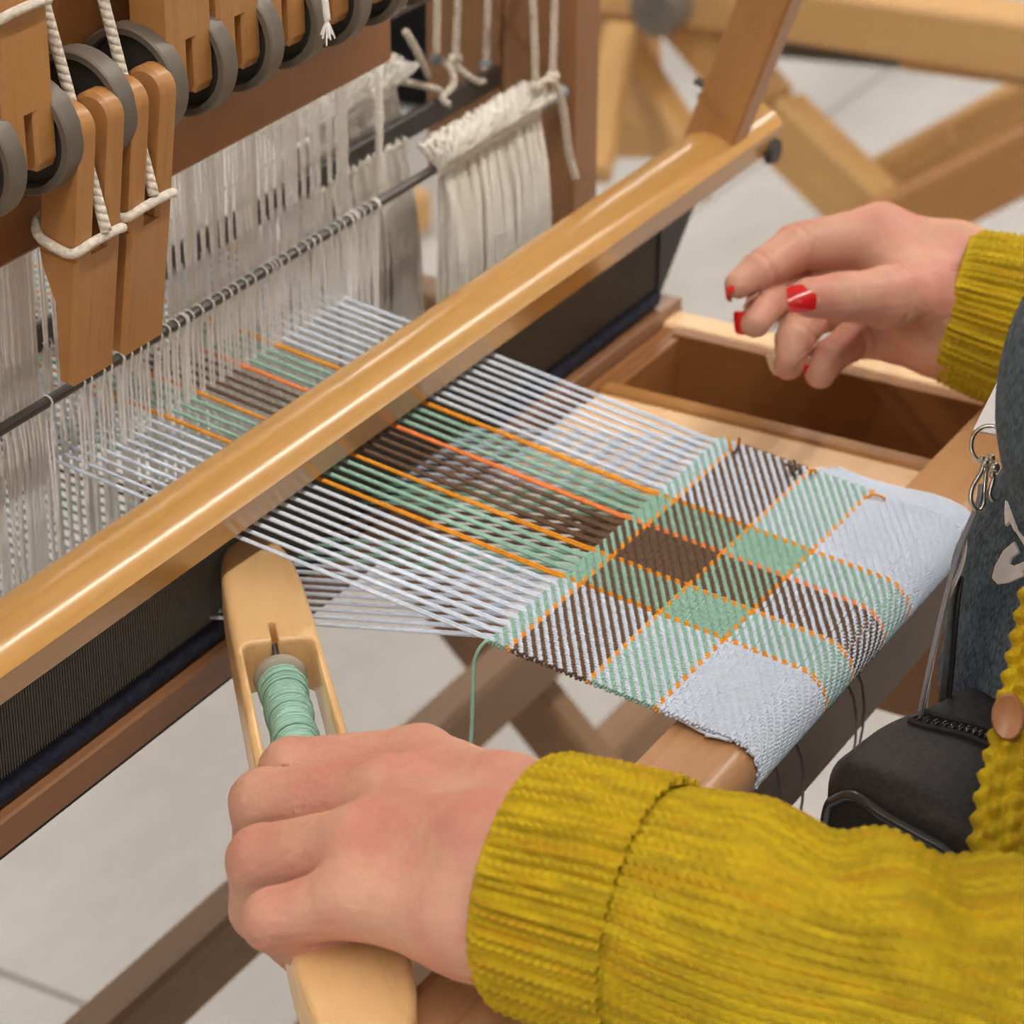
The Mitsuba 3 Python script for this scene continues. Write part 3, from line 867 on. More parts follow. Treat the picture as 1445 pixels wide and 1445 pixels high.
def hand_d(fingers, palm, thumb, kf, kt, fold=0.0009):
    def fn(p):
        d = None
        for a, b, ra, rb in palm:
            x = d_bone(p, a, b, ra, rb)
            d = x if d is None else smin(d, x, 0.012)
        f = None
        for c in fingers:
            x = chain(p, c) + crease(p, c, fold)
            f = x if f is None else smin(f, x, 0.0009)
        d = smin(d, f, kf)
        d = smin(d, chain(p, thumb, 0.004) + crease(p, thumb, fold * 0.6), kt)
        return d
    return fn


def skin_surface(fn, pts, pad, step, soften=4):
    pts = np.array(pts)
    m = surface(fn, pts.min(0) - pad, pts.max(0) + pad, step)
    trimesh.smoothing.filter_taubin(m, iterations=soften)
    v = m.vertices
    m.vertices = v + m.vertex_normals * (0.0005 * (meshkit.fbm(v * 140, 3, 3)[:, None] - 0.5))
    return m


# left hand, closed over the shuttle
L = {'i0': (-0.1065, -0.0363, 0.0200), 'm0': (-0.1345, -0.0414, 0.0260), 'r0': (-0.1595, -0.0483, 0.0250), 'p0': (-0.1755, -0.0557, 0.0180),
     'i1': (-0.1202, 0.0031, 0.0125), 'm1': (-0.1398, 0.0006, 0.0125), 'r1': (-0.1630, -0.0139, 0.0100), 'p1': (-0.1849, -0.0329, 0.0080),
     'iw': (-0.1273, -0.0797, 0.0300), 'mw': (-0.1534, -0.0910, 0.0340), 'pw': (-0.1701, -0.0931, 0.0200),
     'ia': (-0.1356, -0.1166, 0.0360), 'pa': (-0.1703, -0.1307, 0.0240),
     't0': (-0.1203, -0.0670, 0.0060), 't1': (-0.0921, -0.0293, -0.0100), 't2': (-0.0822, -0.0112, -0.0120), 't3': (-0.0750, -0.0010, -0.0110)}
L = {k: np.array(v) for k, v in L.items()}
down = lambda a, dy, dz, dx=0.0: a + np.array([dx, dy, dz])
lf = []
for n, r in (('i', (0.0118, 0.0102, 0.0086, 0.0074)), ('m', (0.0122, 0.0104, 0.0088, 0.0078)), ('r', (0.0118, 0.0102, 0.0086, 0.0076)), ('p', (0.0108, 0.0092, 0.0078, 0.0068))):
    a, b = L[n + '0'], L[n + '1']
    c = down(b, 0.001, -0.019, -0.001) if n != 'p' else down(b, -0.005, -0.009, 0.006)
    e = down(c, -0.013, -0.011, 0.002) if n != 'p' else down(c, -0.012, -0.004, 0.010)
    lf.append([(a, r[0]), (b, r[1]), (c, r[2]), (e, r[3])])
lpalm = [(L['iw'], L['i0'], 0.0140, 0.0120), (L['mw'], L['m0'], 0.0140, 0.0120), (L['mw'], L['r0'], 0.0140, 0.0115), (L['pw'], L['p0'], 0.0145, 0.0115),
         (L['ia'], L['iw'], 0.0170, 0.0140), (L['pa'], L['pw'], 0.0170, 0.0150), ((L['ia'] + L['pa']) / 2, L['mw'], 0.019, 0.0145)]
lthumb = [(L['t0'], 0.014), (L['t1'], 0.0110), (L['t2'], 0.0092), (L['t3'], 0.0078)]
lfn = hand_d(lf, lpalm, lthumb, 0.0045, 0.008, 0.0004)
lpts = [q[0] for c in lf for q in c] + list(L.values())
left_mesh = skin_surface(lfn, lpts, 0.022, 0.00135)

# right hand, relaxed, palm turned to the loom's near side
Rj = {'A': (0.3217, -0.0450, 0.0349), 'B': (0.3025, -0.0480, 0.0132), 'A2': (0.3268, -0.0823, 0.0257), 'B2': (0.3106, -0.0838, 0.0060),
      'i0': (0.3141, -0.0124, 0.0462), 'm0': (0.3178, -0.0110, 0.0301), 'r0': (0.3134, -0.0178, 0.0165), 'p0': (0.3014, -0.0287, 0.0079),
      'i1': (0.2862, 0.0130, 0.0453), 'i2': (0.2660, 0.0206, 0.0406), 'i3': (0.2542, 0.0260, 0.0367),
      'm1': (0.2946, 0.0157, 0.0253), 'm2': (0.2660, 0.0173, 0.0267), 'm3': (0.2513, 0.0161, 0.0228),
      'r1': (0.2910, 0.0062, 0.0147), 'r2': (0.2655, 0.0038, 0.0132), 'r3': (0.2537, 0.0009, 0.0060),
      'p1': (0.2859, -0.0147, 0.0082), 'p2': (0.2681, -0.0118, 0.0072), 'p3': (0.2578, -0.0121, 0.0028),
      't0': (0.2974, -0.0463, 0.0278), 't1': (0.2643, -0.0378, 0.0410), 't2': (0.2467, -0.0252, 0.0452), 't3': (0.2343, -0.0149, 0.0472)}
Rj = {k: np.array(v) for k, v in Rj.items()}
rf = []
for n, r in (('i', (0.0130, 0.0102, 0.0084, 0.0060)), ('m', (0.0125, 0.0100, 0.0085, 0.0066)), ('r', (0.0120, 0.0094, 0.0080, 0.0066)), ('p', (0.0112, 0.0084, 0.0074, 0.0062))):
    rf.append([(Rj[n + str(j)], r[j]) for j in range(4)])
rpalm = [(Rj['A'], Rj['i0'], 0.0155, 0.0130), (Rj['A'], Rj['m0'], 0.0155, 0.0125), (Rj['B'], Rj['r0'], 0.0155, 0.0125), (Rj['B'], Rj['p0'], 0.0160, 0.0118),
         (Rj['A2'], Rj['A'], 0.0180, 0.0156), (Rj['B2'], Rj['B'], 0.0180, 0.0158), (np.array((0.2941, -0.0399, 0.0368)), np.array((0.3023, -0.0241, 0.0395)), 0.0125, 0.0110)]
rthumb = [(Rj['t0'], 0.0150), (Rj['t1'], 0.0128), (Rj['t2'], 0.0098), (Rj['t3'], 0.0082)]
rfn = hand_d(rf, rpalm, rthumb, 0.0045, 0.014, 0.0012)
right_mesh = skin_surface(rfn, list(Rj.values()), 0.024, 0.00105, 6)

# arms, trunk, neck and head under the clothes
cw = np.array((-0.1515, -0.0999, 0.0260))
c1 = np.array((-0.1498, -0.1393, 0.0270))
c2 = np.array((-0.1504, -0.1916, 0.0270))
c3 = np.array((-0.1396, -0.2503, 0.0220))
ELB_L, SHO_L = np.array((-0.165, -0.345, 0.015)), np.array((-0.075, -0.335, 0.29))
ELB_R, SHO_R = np.array((0.370, -0.300, 0.000)), np.array((0.285, -0.340, 0.29))
wl, wr = (L['ia'] + L['pa']) / 2, (Rj['A2'] + Rj['B2']) / 2


def trunk_d(p):
    d = d_ball(p, (0.105, -0.335, 0.13), (0.150, 0.095, 0.27))
    d = smin(d, d_bone(p, SHO_L, SHO_R, 0.045, 0.045), 0.05)
    d = smin(d, d_bone(p, (0.105, -0.345, 0.30), (0.105, -0.325, 0.40), 0.055, 0.048), 0.03)
    d = smin(d, d_ball(p, (0.105, -0.305, 0.475), (0.074, 0.092, 0.108)), 0.02)
    d = smin(d, d_bone(p, (0.105, -0.212, 0.468), (0.105, -0.196, 0.452), 0.008, 0.012), 0.012)
    d = smin(d, d_bone(p, (0.085, -0.218, 0.425), (0.125, -0.218, 0.425), 0.008, 0.008), 0.008)
    for s in (-1, 1):
        d = smin(d, d_ball(p, (0.105 + s * 0.074, -0.31, 0.47), (0.008, 0.018, 0.030)), 0.004)
    for q in ([SHO_L, ELB_L, c3, c2, c1, wl], [SHO_R, ELB_R, wr]):
        r = [0.043, 0.036, 0.031, 0.029, 0.026, 0.021] if len(q) > 3 else [0.043, 0.034, 0.022]
        d = smin(d, chain(p, list(zip(q, r)), 0.01), 0.02)
    return d


tm = surface(trunk_d, (-0.28, -0.47, -0.16), (0.48, 0.02, 0.62), 0.008)
trimesh.smoothing.filter_taubin(tm, iterations=4)
body = trimesh.util.concatenate([left_mesh, right_mesh, tm])
obj('body', body, 'm_skin', person, smooth=True)
for s in (-1, 1):
    e = trimesh.creation.icosphere(subdivisions=2, radius=0.011)
    obj('eye', move(e, 0.105 + s * 0.031, -0.222, 0.482), 'm_card', person, smooth=True)
hair = surface(lambda p: np.maximum(smin(d_ball(p, (0.105, -0.318, 0.495), (0.088, 0.100, 0.110)), d_ball(p, (0.105, -0.38, 0.40), (0.08, 0.05, 0.12)), 0.03),
                                    -d_ball(p, (0.105, -0.20, 0.455), (0.072, 0.065, 0.085))), (-0.02, -0.48, 0.25), (0.24, -0.15, 0.63), 0.006)
trimesh.smoothing.filter_taubin(hair, iterations=6)
obj('hair', hair, 'm_hair', person, smooth=True, label='brown shoulder length hair')


def nail(center, along, normal, length, width, bend=0.35, thick=0.0007):
    """A curved nail plate."""
    n = unit(normal)
    a = np.asarray(along, float)
    a = unit(a - n * (a @ n))
    b = np.cross(n, a)
    g = np.linspace(-1, 1, 13)
    U, V = np.meshgrid(g, g, indexing='ij')
    r = np.maximum(np.abs(U), np.abs(V)) / np.maximum(np.hypot(U, V), 1e-9)
    k = r ** 0.28
    U, V = U * k, V * k
    h = -bend * width / 2 * V ** 2 - 0.12 * length / 2 * U ** 2
    top = center + (U * length / 2)[..., None] * a + (V * width / 2)[..., None] * b + h[..., None] * n
    low = top - n * thick * 2
    n1 = 13
    i, j = np.meshgrid(np.arange(12), np.arange(12), indexing='ij')
    q = np.stack([i * n1 + j, (i + 1) * n1 + j, (i + 1) * n1 + j + 1, i * n1 + j + 1], -1).reshape(-1, 4)
    o = n1 * n1
    ringi = [k for k in range(n1)] + [k * n1 + n1 - 1 for k in range(1, n1)] + [o - 1 - k for k in range(1, n1)] + [(n1 - 1 - k) * n1 for k in range(1, n1 - 1)]
    e = np.array([[ringi[k], ringi[(k + 1) % len(ringi)], ringi[(k + 1) % len(ringi)] + o, ringi[k] + o] for k in range(len(ringi))])
    f = np.vstack([q, q[:, ::-1] + o, e])
    m = as_mesh((np.vstack([top.reshape(-1, 3), low.reshape(-1, 3)]), f))
    m.fix_normals()
    return m


VIEW = unit((0.1886, -0.0310, 0.0682)) * 0 + FWD
tv = unit(Rj['t3'] - Rj['t2'])
out = -unit(FWD + 0.0)
P_up = UPV
thumb_n = unit(out + 0.12 * P_up)
obj('fingernail', nail(np.array((0.2255, -0.0155, 0.0510)), tv, thumb_n, 0.0118, 0.0112, 0.45), 'm_nail', person, smooth=50, label='glossy red thumbnail')
for n, cpx, dirn, ln, wd in (('i', (0.2507, 0.0302, 0.0361), unit(Rj['i3'] - Rj['i2']) * 0.55 + P_up * 0.35 + FWD * 0.2, 0.0095, 0.0088),
                             ('m', (0.2465, 0.0204, 0.0230), unit(Rj['m2'] - Rj['m1']) + out * 0.15, 0.0100, 0.0090),
                             ('r', (0.2505, 0.0056, 0.0052), unit(Rj['r2'] - Rj['r1']) + FWD * 0.1, 0.0095, 0.0085),
                             ('p', (0.2544, -0.0084, 0.0027), unit(Rj['p2'] - Rj['p1']) + out * 0.1, 0.0085, 0.0075)):
    al = Rj[n + '3'] - Rj[n + '2']
    obj('fingernail', nail(np.array(cpx), al, dirn, ln, wd, 0.5), 'm_goldnail' if n == 'r' else 'm_nail', person, smooth=50, label='pale gold fingernail' if n == 'r' else None)


# knitted sleeves
def knit_tube(path, radii, length_step, columns, per, style, sides_ratio=1.0, seed=0, taper=None, upv=(0.1, 0.2, 0.97), wrinkles=()):
    """A knitted tube: style 'plain' has a column of stitches per period, 'rib' two raised columns and a trough."""
    path = np.asarray(path, float)
    L = np.linalg.norm(np.diff(path, axis=0), axis=1).sum()
    ns = max(8, int(L / length_step))
    pr = spline(np.hstack([path, np.asarray(radii)[:, None]]), ns)
    p, r = pr[:, :3], pr[:, 3]
    t = np.gradient(p, axis=0); t /= np.linalg.norm(t, axis=1, keepdims=True)
    u = np.asarray(upv, float)
    a = np.zeros_like(p)
    for i in range(ns):
        u = u - t[i] * (u @ t[i]); u /= np.linalg.norm(u); a[i] = u
    b = np.cross(t, a)
    nt = columns * per
    th = np.arange(nt) * 2 * np.pi / nt
    s = np.linspace(0, L, ns)
    S, TH = np.meshgrid(s, th, indexing='ij')
    drift = 0.25 * (meshkit.noise(np.stack([S * 30, TH * 1.2, S * 0 + seed], -1), 2) - 0.5)
    ph = TH / (2 * np.pi) * columns + drift
    fr = ph - np.floor(ph)
    row = 0.0036
    if style == 'plain':
        leaf = np.where(fr < 0.5, 1, -1)
        c1 = np.abs(np.sin(np.pi * fr)) ** 0.5 - 0.25 * np.exp(-((fr - 0.5) / 0.1) ** 2)
        v = 0.72 + 0.28 * np.cos(2 * np.pi * (S / row + leaf * (fr - 0.5) * 0.9))
        h = 0.0021 * c1 * v
    else:
        c1 = np.where(fr < 0.62, np.abs(np.sin(np.pi * fr / 0.31)) ** 0.55, 0)
        leaf = np.where(fr < 0.31, 1, -1)
        tw = 0.80 + 0.20 * np.cos(2 * np.pi * (S / 0.0030 + 1.6 * fr * leaf))
        tr = np.where(fr >= 0.62, np.sin(np.pi * (fr - 0.62) / 0.38), 0)
        h = 0.0032 * c1 * tw + tr * (0.0005 + 0.0008 * (0.5 + 0.5 * np.cos(2 * np.pi * S / 0.0030 + 2 * np.pi * np.floor(ph) * 0.37)))
    q = np.stack([S * 260, ph * 1.3, S * 0 + seed * 7.0], -1)
    h = h + 0.0006 * (meshkit.fbm(q, 3, 4) - 0.5)
    for (s0, wid, amp, th0, spread) in wrinkles:
        dth = (TH - th0 + np.pi) % (2 * np.pi) - np.pi
        h = h + amp * np.exp(-((S - s0 - 0.012 * dth) / wid) ** 2) * np.exp(-(dth / spread) ** 2)
    edge_in = np.clip(S / 0.004, 0, 1)
    h = h * (0.3 + 0.7 * edge_in * edge_in * (3 - 2 * edge_in))
    rr = r[:, None] + h
    v = p[:, None] + (rr * np.cos(TH))[..., None] * a[:, None] + (rr * sides_ratio * np.sin(TH))[..., None] * b[:, None]
    i, j = np.meshgrid(np.arange(ns - 1), np.arange(nt), indexing='ij')
    j2 = (j + 1) % nt
    quad = np.stack([i * nt + j, i * nt + j2, (i + 1) * nt + j2, (i + 1) * nt + j], -1).reshape(-1, 4)
    # turned-in start edge
    inner = p[0] + (v[0] - p[0]) * 0.93 + t[0] * 0.004
    edge = p[0] + (v[0] - p[0]) * 0.975 - t[0] * 0.0006
    n0 = ns * nt
    vv = np.vstack([v.reshape(-1, 3), edge, inner])
    k = np.arange(nt); k2 = (k + 1) % nt
    extra = np.vstack([np.stack([n0 + k, n0 + k2, k2, k], -1), np.stack([n0 + nt + k, n0 + nt + k2, n0 + k2, n0 + k], -1)])
    quad = np.vstack([quad, extra])
    uv = np.stack([S, TH / (2 * np.pi)], -1).reshape(-1, 2)
    uv = np.vstack([uv, np.stack([0 * th, th / (2 * np.pi)], -1), np.stack([0 * th, th / (2 * np.pi)], -1)])
    f = np.vstack([quad[:, [0, 2, 1]], quad[:, [0, 3, 2]]])
    return vv, f, uv


card = 'cardigan'
kt = knit_tube([c1 - (c1 - cw) * 0.12, c1 + (c2 - c1) * 0.3, c2, c3, ELB_L, (ELB_L + SHO_L) / 2 + [-0.012, -0.012, 0], SHO_L + [0, 0, 0.01]],
               [0.0345, 0.0385, 0.0390, 0.0410, 0.052, 0.060, 0.064], 0.0010, 70, 10, 'plain', seed=1,
               wrinkles=((0.040, 0.010, 0.003, 0.4, 1.0), (0.062, 0.008, -0.0035, 0.3, 1.0), (0.078, 0.010, 0.004, 0.3, 1.2), (0.096, 0.008, -0.004, 0.3, 1.0), (0.112, 0.012, 0.0045, 0.3, 1.2), (0.132, 0.008, -0.0035, 0.2, 1.0), (0.148, 0.013, 0.004, 0.1, 1.4)))
ck = obj(card, kt[:2], 'm_knit', person, smooth=True, uv=kt[2], label='mustard yellow hand knitted cardigan')
kt = knit_tube([cw, cw + (c1 - cw) * 0.5, c1 + (c1 - cw) * 0.06], [0.0362, 0.0374, 0.0380], 0.0007, 25, 20, 'rib', seed=2)
obj('cuff', kt[:2], 'm_knit', ck, smooth=True, uv=kt[2], label='ribbed mustard cuff')
rw0 = np.array((0.3109, -0.0474, 0.0233)); rw1 = np.array((0.3210, -0.0854, 0.0152))
kt = knit_tube([rw0, (rw0 + rw1) / 2, rw1], [0.0305, 0.0335, 0.0360], 0.0008, 24, 14, 'rib', seed=3)
obj('cuff', kt[:2], 'm_knit', ck, smooth=True, uv=kt[2])
rd = unit(rw1 - rw0)
kt = knit_tube([rw1 - rd * 0.004, rw1 + rd * 0.05, ELB_R, (ELB_R + SHO_R) / 2 + [0.012, -0.012, 0], SHO_R + [0, 0, 0.01]], [0.036, 0.043, 0.052, 0.058, 0.062], 0.0024, 74, 4, 'plain', seed=4)
obj('sleeve', kt[:2], 'm_knit', ck, smooth=True, uv=kt[2])


# shirt, jeans
def shirt_d(p):
    d = d_ball(p, (0.115, -0.305, 0.08), (0.155, 0.100, 0.30))
    d = smin(d, d_ball(p, (0.12, -0.24, 0.0), (0.10, 0.110, 0.12)), 0.03)
    b = np.minimum(d_ball(p, (0.042, -0.226, 0.130), (0.06, 0.06, 0.069)), d_ball(p, (0.175, -0.226, 0.130), (0.06, 0.06, 0.069)))
    d = smin(d, b, 0.004)
    fold = 0.0016 * np.sin(p[:, 0] * 80 + 45 * p[:, 2] + 2.2 * np.sin(p[:, 2] * 40)) * np.clip((0.09 - p[:, 2]) / 0.05, 0, 1)
    d = d + fold
    return np.maximum(d, np.maximum(-0.21 - p[:, 2], p[:, 2] - 0.33))


sm = surface(shirt_d, (-0.09, -0.44, -0.22), (0.30, -0.12, 0.345), 0.0042)
trimesh.smoothing.filter_taubin(sm, iterations=6)
shirt = obj('shirt', sm, 'm_shirt', person, smooth=True, label='dark blue grey heather T-shirt with white print')


def snap(p, off=0.0009):
    p = np.array(p, float)
    for _ in range(12):
        d = shirt_d(p)
        g = np.stack([shirt_d(p + e) - shirt_d(p - e) for e in np.eye(3) * 5e-4], -1) / 1e-3
        g /= np.maximum(np.linalg.norm(g, axis=1, keepdims=True), 1e-6)
        p = p - (d - off)[:, None] * g
    return p, g


def print_patch(corners):
    """A printed shape: outline of points on the shirt, filled in their common plane and laid on the cloth."""
    from shapely.geometry import Polygon
    c = np.array(corners)
    o = c.mean(0)
    _, _, vt = np.linalg.svd(c - o)
    au, av = vt[0], vt[1]
    poly = Polygon(np.stack([(c - o) @ au, (c - o) @ av], -1))
    v, f = trimesh.creation.triangulate_polygon(poly, engine='earcut')
    m = trimesh.Trimesh(np.hstack([v, np.zeros((len(v), 1))]), f, process=False).subdivide_to_size(0.0025, max_iter=12)
    m.merge_vertices()
    p = o + m.vertices[:, :1] * au + m.vertices[:, 1:2] * av
    top, g = snap(p, 0.0010)
    low, _ = snap(p, -0.0008)
    n = len(top)
    u, inv, cnt = np.unique(m.edges_sorted, axis=0, return_inverse=True, return_counts=True)
    be = m.edges[cnt[inv.ravel()] == 1]
    side = np.vstack([np.stack([be[:, 0], be[:, 1], be[:, 1] + n], -1), np.stack([be[:, 0], be[:, 1] + n, be[:, 0] + n], -1)])
    return trimesh.Trimesh(np.vstack([top, low]), np.vstack([m.faces, m.faces[:, ::-1] + n, side]), process=False)


obj('print', print_patch([(0.0770, -0.1596, 0.0648), (0.0703, -0.1636, 0.0630), (0.0636, -0.1683, 0.0606), (0.0611, -0.1717, 0.0613), (0.0022, -0.1928, 0.0953), (0.0558, -0.1764, 0.0589),
                          (0.0628, -0.1683, 0.0593), (0.0645, -0.1662, 0.0588), (0.0680, -0.1633, 0.0596), (0.0676, -0.1621, 0.0573), (0.0673, -0.1611, 0.0553), (0.0720, -0.1597, 0.0595)]),
    'm_print', shirt, smooth=30, label='white printed letter on the shirt')
obj('print', print_patch([(0.0614, -0.1680, 0.0567), (0.0579, -0.1710, 0.0551), (0.0585, -0.1683, 0.0519), (0.0579, -0.1680, 0.0500), (0.0561, -0.1706, 0.0507), (0.0548, -0.1743, 0.0540), (0.0543, -0.1784, 0.0588),
                          (0.0514, -0.1799, 0.0553), (0.0522, -0.1751, 0.0498), (0.0545, -0.1695, 0.0447), (0.0570, -0.1653, 0.0418), (0.0599, -0.1622, 0.0420), (0.0611, -0.1624, 0.0458), (0.0620, -0.1645, 0.0519)]),
    'm_print', shirt, smooth=30)


def jeans_d(p):
    d = d_ball(p, (0.105, -0.33, -0.22), (0.175, 0.115, 0.12))
    for h, k, a in (((0.045, -0.32, -0.225), (-0.01, -0.11, -0.30), (-0.01, -0.26, -0.72)), ((0.17, -0.32, -0.225), (0.30, -0.16, -0.32), (0.30, -0.28, -0.72))):
        d = smin(d, d_bone(p, h, k, 0.085, 0.062), 0.02)
        d = smin(d, d_bone(p, k, a, 0.060, 0.045), 0.012)
    return d


jm = surface(jeans_d, (-0.14, -0.48, -0.79), (0.56, 0.08, -0.08), 0.009)
trimesh.smoothing.filter_taubin(jm, iterations=5)
obj('jeans', jm, 'm_denim', person, smooth=True, label='blue jeans')
for x, y in ((-0.01, -0.26), (0.30, -0.28)):
    fm = surface(lambda p: np.maximum(smin(d_bone(p, (x, y, -0.765), (x, y + 0.15, -0.775), 0.042, 0.034), d_bone(p, (x, y, -0.76), (x, y, -0.70), 0.042, 0.045), 0.02), FZ + 0.001 - p[:, 2]),
                 (x - 0.07, y - 0.08, FZ - 0.01), (x + 0.07, y + 0.22, -0.64), 0.006)
    obj('shoe', fm, 'm_black', person, smooth=True)
st = thing('stool', 'round wooden stool under the weaver', 'stool')
obj('seat', lathe([(0, -0.392), (0.15, -0.392), (0.16, -0.385), (0.16, -0.369), (0.15, -0.360), (0, -0.360)], 40, 2, (0.105, -0.42, 0)), 'm_rail', st, smooth=35)
for a in (45, 135, 225, 315):
    dx, dy = math.cos(math.radians(a)), math.sin(math.radians(a))
    obj('leg', tube([(0.105 + 0.09 * dx, -0.42 + 0.09 * dy, -0.391), (0.105 + 0.12 * dx, -0.42 + 0.12 * dy, FZ + 0.0005)], [0.014, 0.016], 12)[:2], 'm_rail', st, smooth=35)

# cardigan: back and the front band that hangs over the bag
cb = surface(lambda p: np.maximum(np.maximum(d_ball(p, (0.105, -0.335, 0.06), (0.195, 0.115, 0.33)), -d_ball(p, (0.105, -0.332, 0.06), (0.186, 0.106, 0.34))), np.maximum(np.maximum(p[:, 1] + 0.325, p[:, 2] - 0.31), -0.20 - p[:, 2])),
             (-0.11, -0.47, -0.22), (0.32, -0.30, 0.33), 0.005)
trimesh.smoothing.filter_taubin(cb, iterations=4)
obj('back', cb, 'm_knit', ck, smooth=True, uv=np.array(cb.vertices)[:, [2, 0]])


def band(pts, half, thick, wide):
    q = spline(pts, 260)
    L = np.linalg.norm(np.diff(q, axis=0), axis=1).sum()
    s = np.linspace(0, L, len(q))
    t = np.gradient(q, axis=0); t /= np.linalg.norm(t, axis=1, keepdims=True)
    a = np.array(wide) - t * (t @ np.array(wide))[:, None]; a /= np.linalg.norm(a, axis=1, keepdims=True)
    b = np.cross(t, a)
    n = 120
    th = np.arange(n) * 2 * np.pi / n
    c, sn = np.cos(th), np.sin(th)
    X = half * np.sign(c) * np.abs(c) ** 0.6
    Y = thick * np.sign(sn) * np.abs(sn) ** 0.7
    S, XX = np.meshgrid(s, X, indexing='ij')
    row = np.floor(XX / 0.0052)
    h = 0.0050 * (0.5 + 0.5 * np.cos(2 * np.pi * (S / 0.0068 + 0.5 * (row % 2)))) * np.abs(np.sin(np.pi * XX / 0.0052)) ** 0.6
    h += 0.0012 * (meshkit.fbm(np.stack([S * 400, XX * 400, np.sign(Y)[None] + 0 * S], -1), 3, 9) - 0.5)
    nx, nyy = c * 0.4, sn
    v = q[:, None] + (X + h * nx)[..., None] * a[:, None] + (Y + h * nyy)[..., None] * b[:, None]
    i, j = np.meshgrid(np.arange(len(q) - 1), np.arange(n), indexing='ij')
    j2 = (j + 1) % n
    f = np.stack([i * n + j, i * n + j2, (i + 1) * n + j2, (i + 1) * n + j], -1).reshape(-1, 4)
    uv = np.stack([S, XX * 4], -1).reshape(-1, 2)
    return v.reshape(-1, 3), np.vstack([f[:, [0, 2, 1]], f[:, [0, 3, 2]]]), uv


wide = unit(np.array([0.494, -0.869, 0.005]) - 0.25 * FWD)
bd = band([(-0.055, -0.325, 0.27), (-0.0021, -0.2084, 0.1131), (-0.0197, -0.2065, 0.0794), (-0.0310, -0.2082, 0.0633), (-0.0459, -0.2105, 0.0495), (-0.0587, -0.2125, 0.0372), (-0.0681, -0.2149, 0.0258), (-0.0790, -0.2188, 0.0084), (-0.0912, -0.2245, -0.0127)], 0.0085, 0.0032, wide)
bk_ = obj('front_band', bd[:2], 'm_knit', ck, smooth=True, uv=bd[2], label='moss stitch front edge of the cardigan')
bt = lathe([(0, 0.0018), (0.0015, 0.0016), (0.0042, 0.0020), (0.0055, 0.0026), (0.0062, 0.0018), (0.0062, 0.0002), (0.0055, -0.0006), (0, -0.0006)], 32, 0)
bm = np.array(bt.vertices)
bn = unit(-FWD + 0.35 * np.array([-0.494, 0.869, 0]))
b1 = unit(np.cross(UPV, bn)); b2 = np.cross(bn, b1)
bt = trimesh.Trimesh(np.array((-0.0487, -0.2071, 0.0597)) + bm[:, :1] * bn + bm[:, 1:2] * b1 * 0.8 + bm[:, 2:3] * b2 * 1.15, bt.faces, process=False)
bt.fix_normals()
kb = obj('button', bt, 'm_button', ck, smooth=40, axis=b2, label='brown wooden button')

# ------------------------------------------------------------------ waist bag and lanyard
bag = thing('waist_bag', 'black zipped fabric bag worn in front of the weaver, below the shirt', 'bag')
BU, BV, BW = unit((0.95, -0.31, 0.0)), unit((-0.31, -0.95, 0.0)), np.array([0, 0, 1.0])
BC = np.array((-0.034, -0.172, 0.006)) + BU * 0.05 - BW * 0.050
HB = np.array((0.050, 0.037, 0.052))


def bag_d(p):
    q = p - BC
    u, v, w = q @ BU, q @ BV, q @ BW
    w = w + 0.003 * np.clip(u / 0.05, -1, 1) - 0.003 * np.sin(v * 60 + 1)
    r = 0.011
    e = [np.abs(u) - HB[0] + r - 0.002 * np.cos(v * 35), np.abs(v) - HB[1] + r - 0.004 * np.cos(u * 26), np.abs(w) - HB[2] + r - 0.003 * np.cos(u * 30)]
    e = np.stack(e, -1)
    d = np.minimum(e.max(-1), 0) + np.linalg.norm(np.maximum(e, 0), axis=-1) - r
    return d + 0.0006 * np.sin(u * 140 + v * 60) * np.cos(v * 90)


gm = surface(bag_d, BC - 0.085, BC + 0.085, 0.0024)
trimesh.smoothing.filter_taubin(gm, iterations=4)
gk = obj('body', gm, 'm_black', bag, smooth=True)


def onbag(pts, off):
    p = np.array(pts, float)
    for _ in range(15):
        d = bag_d(p)
        g = np.stack([bag_d(p + e) - bag_d(p - e) for e in np.eye(3) * 5e-4], -1) / 1e-3
        g /= np.maximum(np.linalg.norm(g, axis=1, keepdims=True), 1e-6)
        p = p - (d - off)[:, None] * g
    return p, g


k = np.linspace(0, 2 * np.pi, 80)
cs, sn = np.cos(k), np.sin(k)
loop = BC - BU * 0.047 + (0.032 * np.sign(cs) * np.abs(cs) ** 0.4)[:, None] * BV + (0.046 * np.sign(sn) * np.abs(sn) ** 0.4)[:, None] * BW
lp, _ = onbag(loop, 0.0006)
obj('piping', tube(lp, 0.0019, 8)[:2], 'm_zip', bag, smooth=True)
vv = np.linspace(-0.033, 0.036, 60)
line = BC - BU * 0.008 + vv[:, None] * BV + BW * 0.070
zl, zg = onbag(line, 0.0004)
zt = [tube(zl + off * BU, 0.0018, 6, ry=0.0009)[:2] + (np.zeros((60 * 6 + 2, 2)),) for off in (-0.0042, 0.0042)]
v, f, u = join(zt)
obj('zip_tape', (v, f), 'm_black', bag, smooth=35)
teeth = []
for i in range(46):
    j = i * 59 / 46.0
    c = np.array([np.interp(j, np.arange(60), zl[:, q]) for q in range(3)])
    g = zg[int(j)]
    m = block((0.0024, 0.0009, 0.0011), 0.0003)
    fr = np.eye(4); a = unit(BU - g * (BU @ g)); fr[:3, 0], fr[:3, 1], fr[:3, 2] = a, np.cross(g, a), g
    fr[:3, 3] = c + g * 0.0006 + a * (0.0008 if i % 2 else -0.0008)
    m.apply_transform(fr)
    teeth.append(m)
obj('zip_teeth', trimesh.util.concatenate(teeth), 'm_zip', bag, smooth=False, kind='stuff', label='shiny black zip teeth')
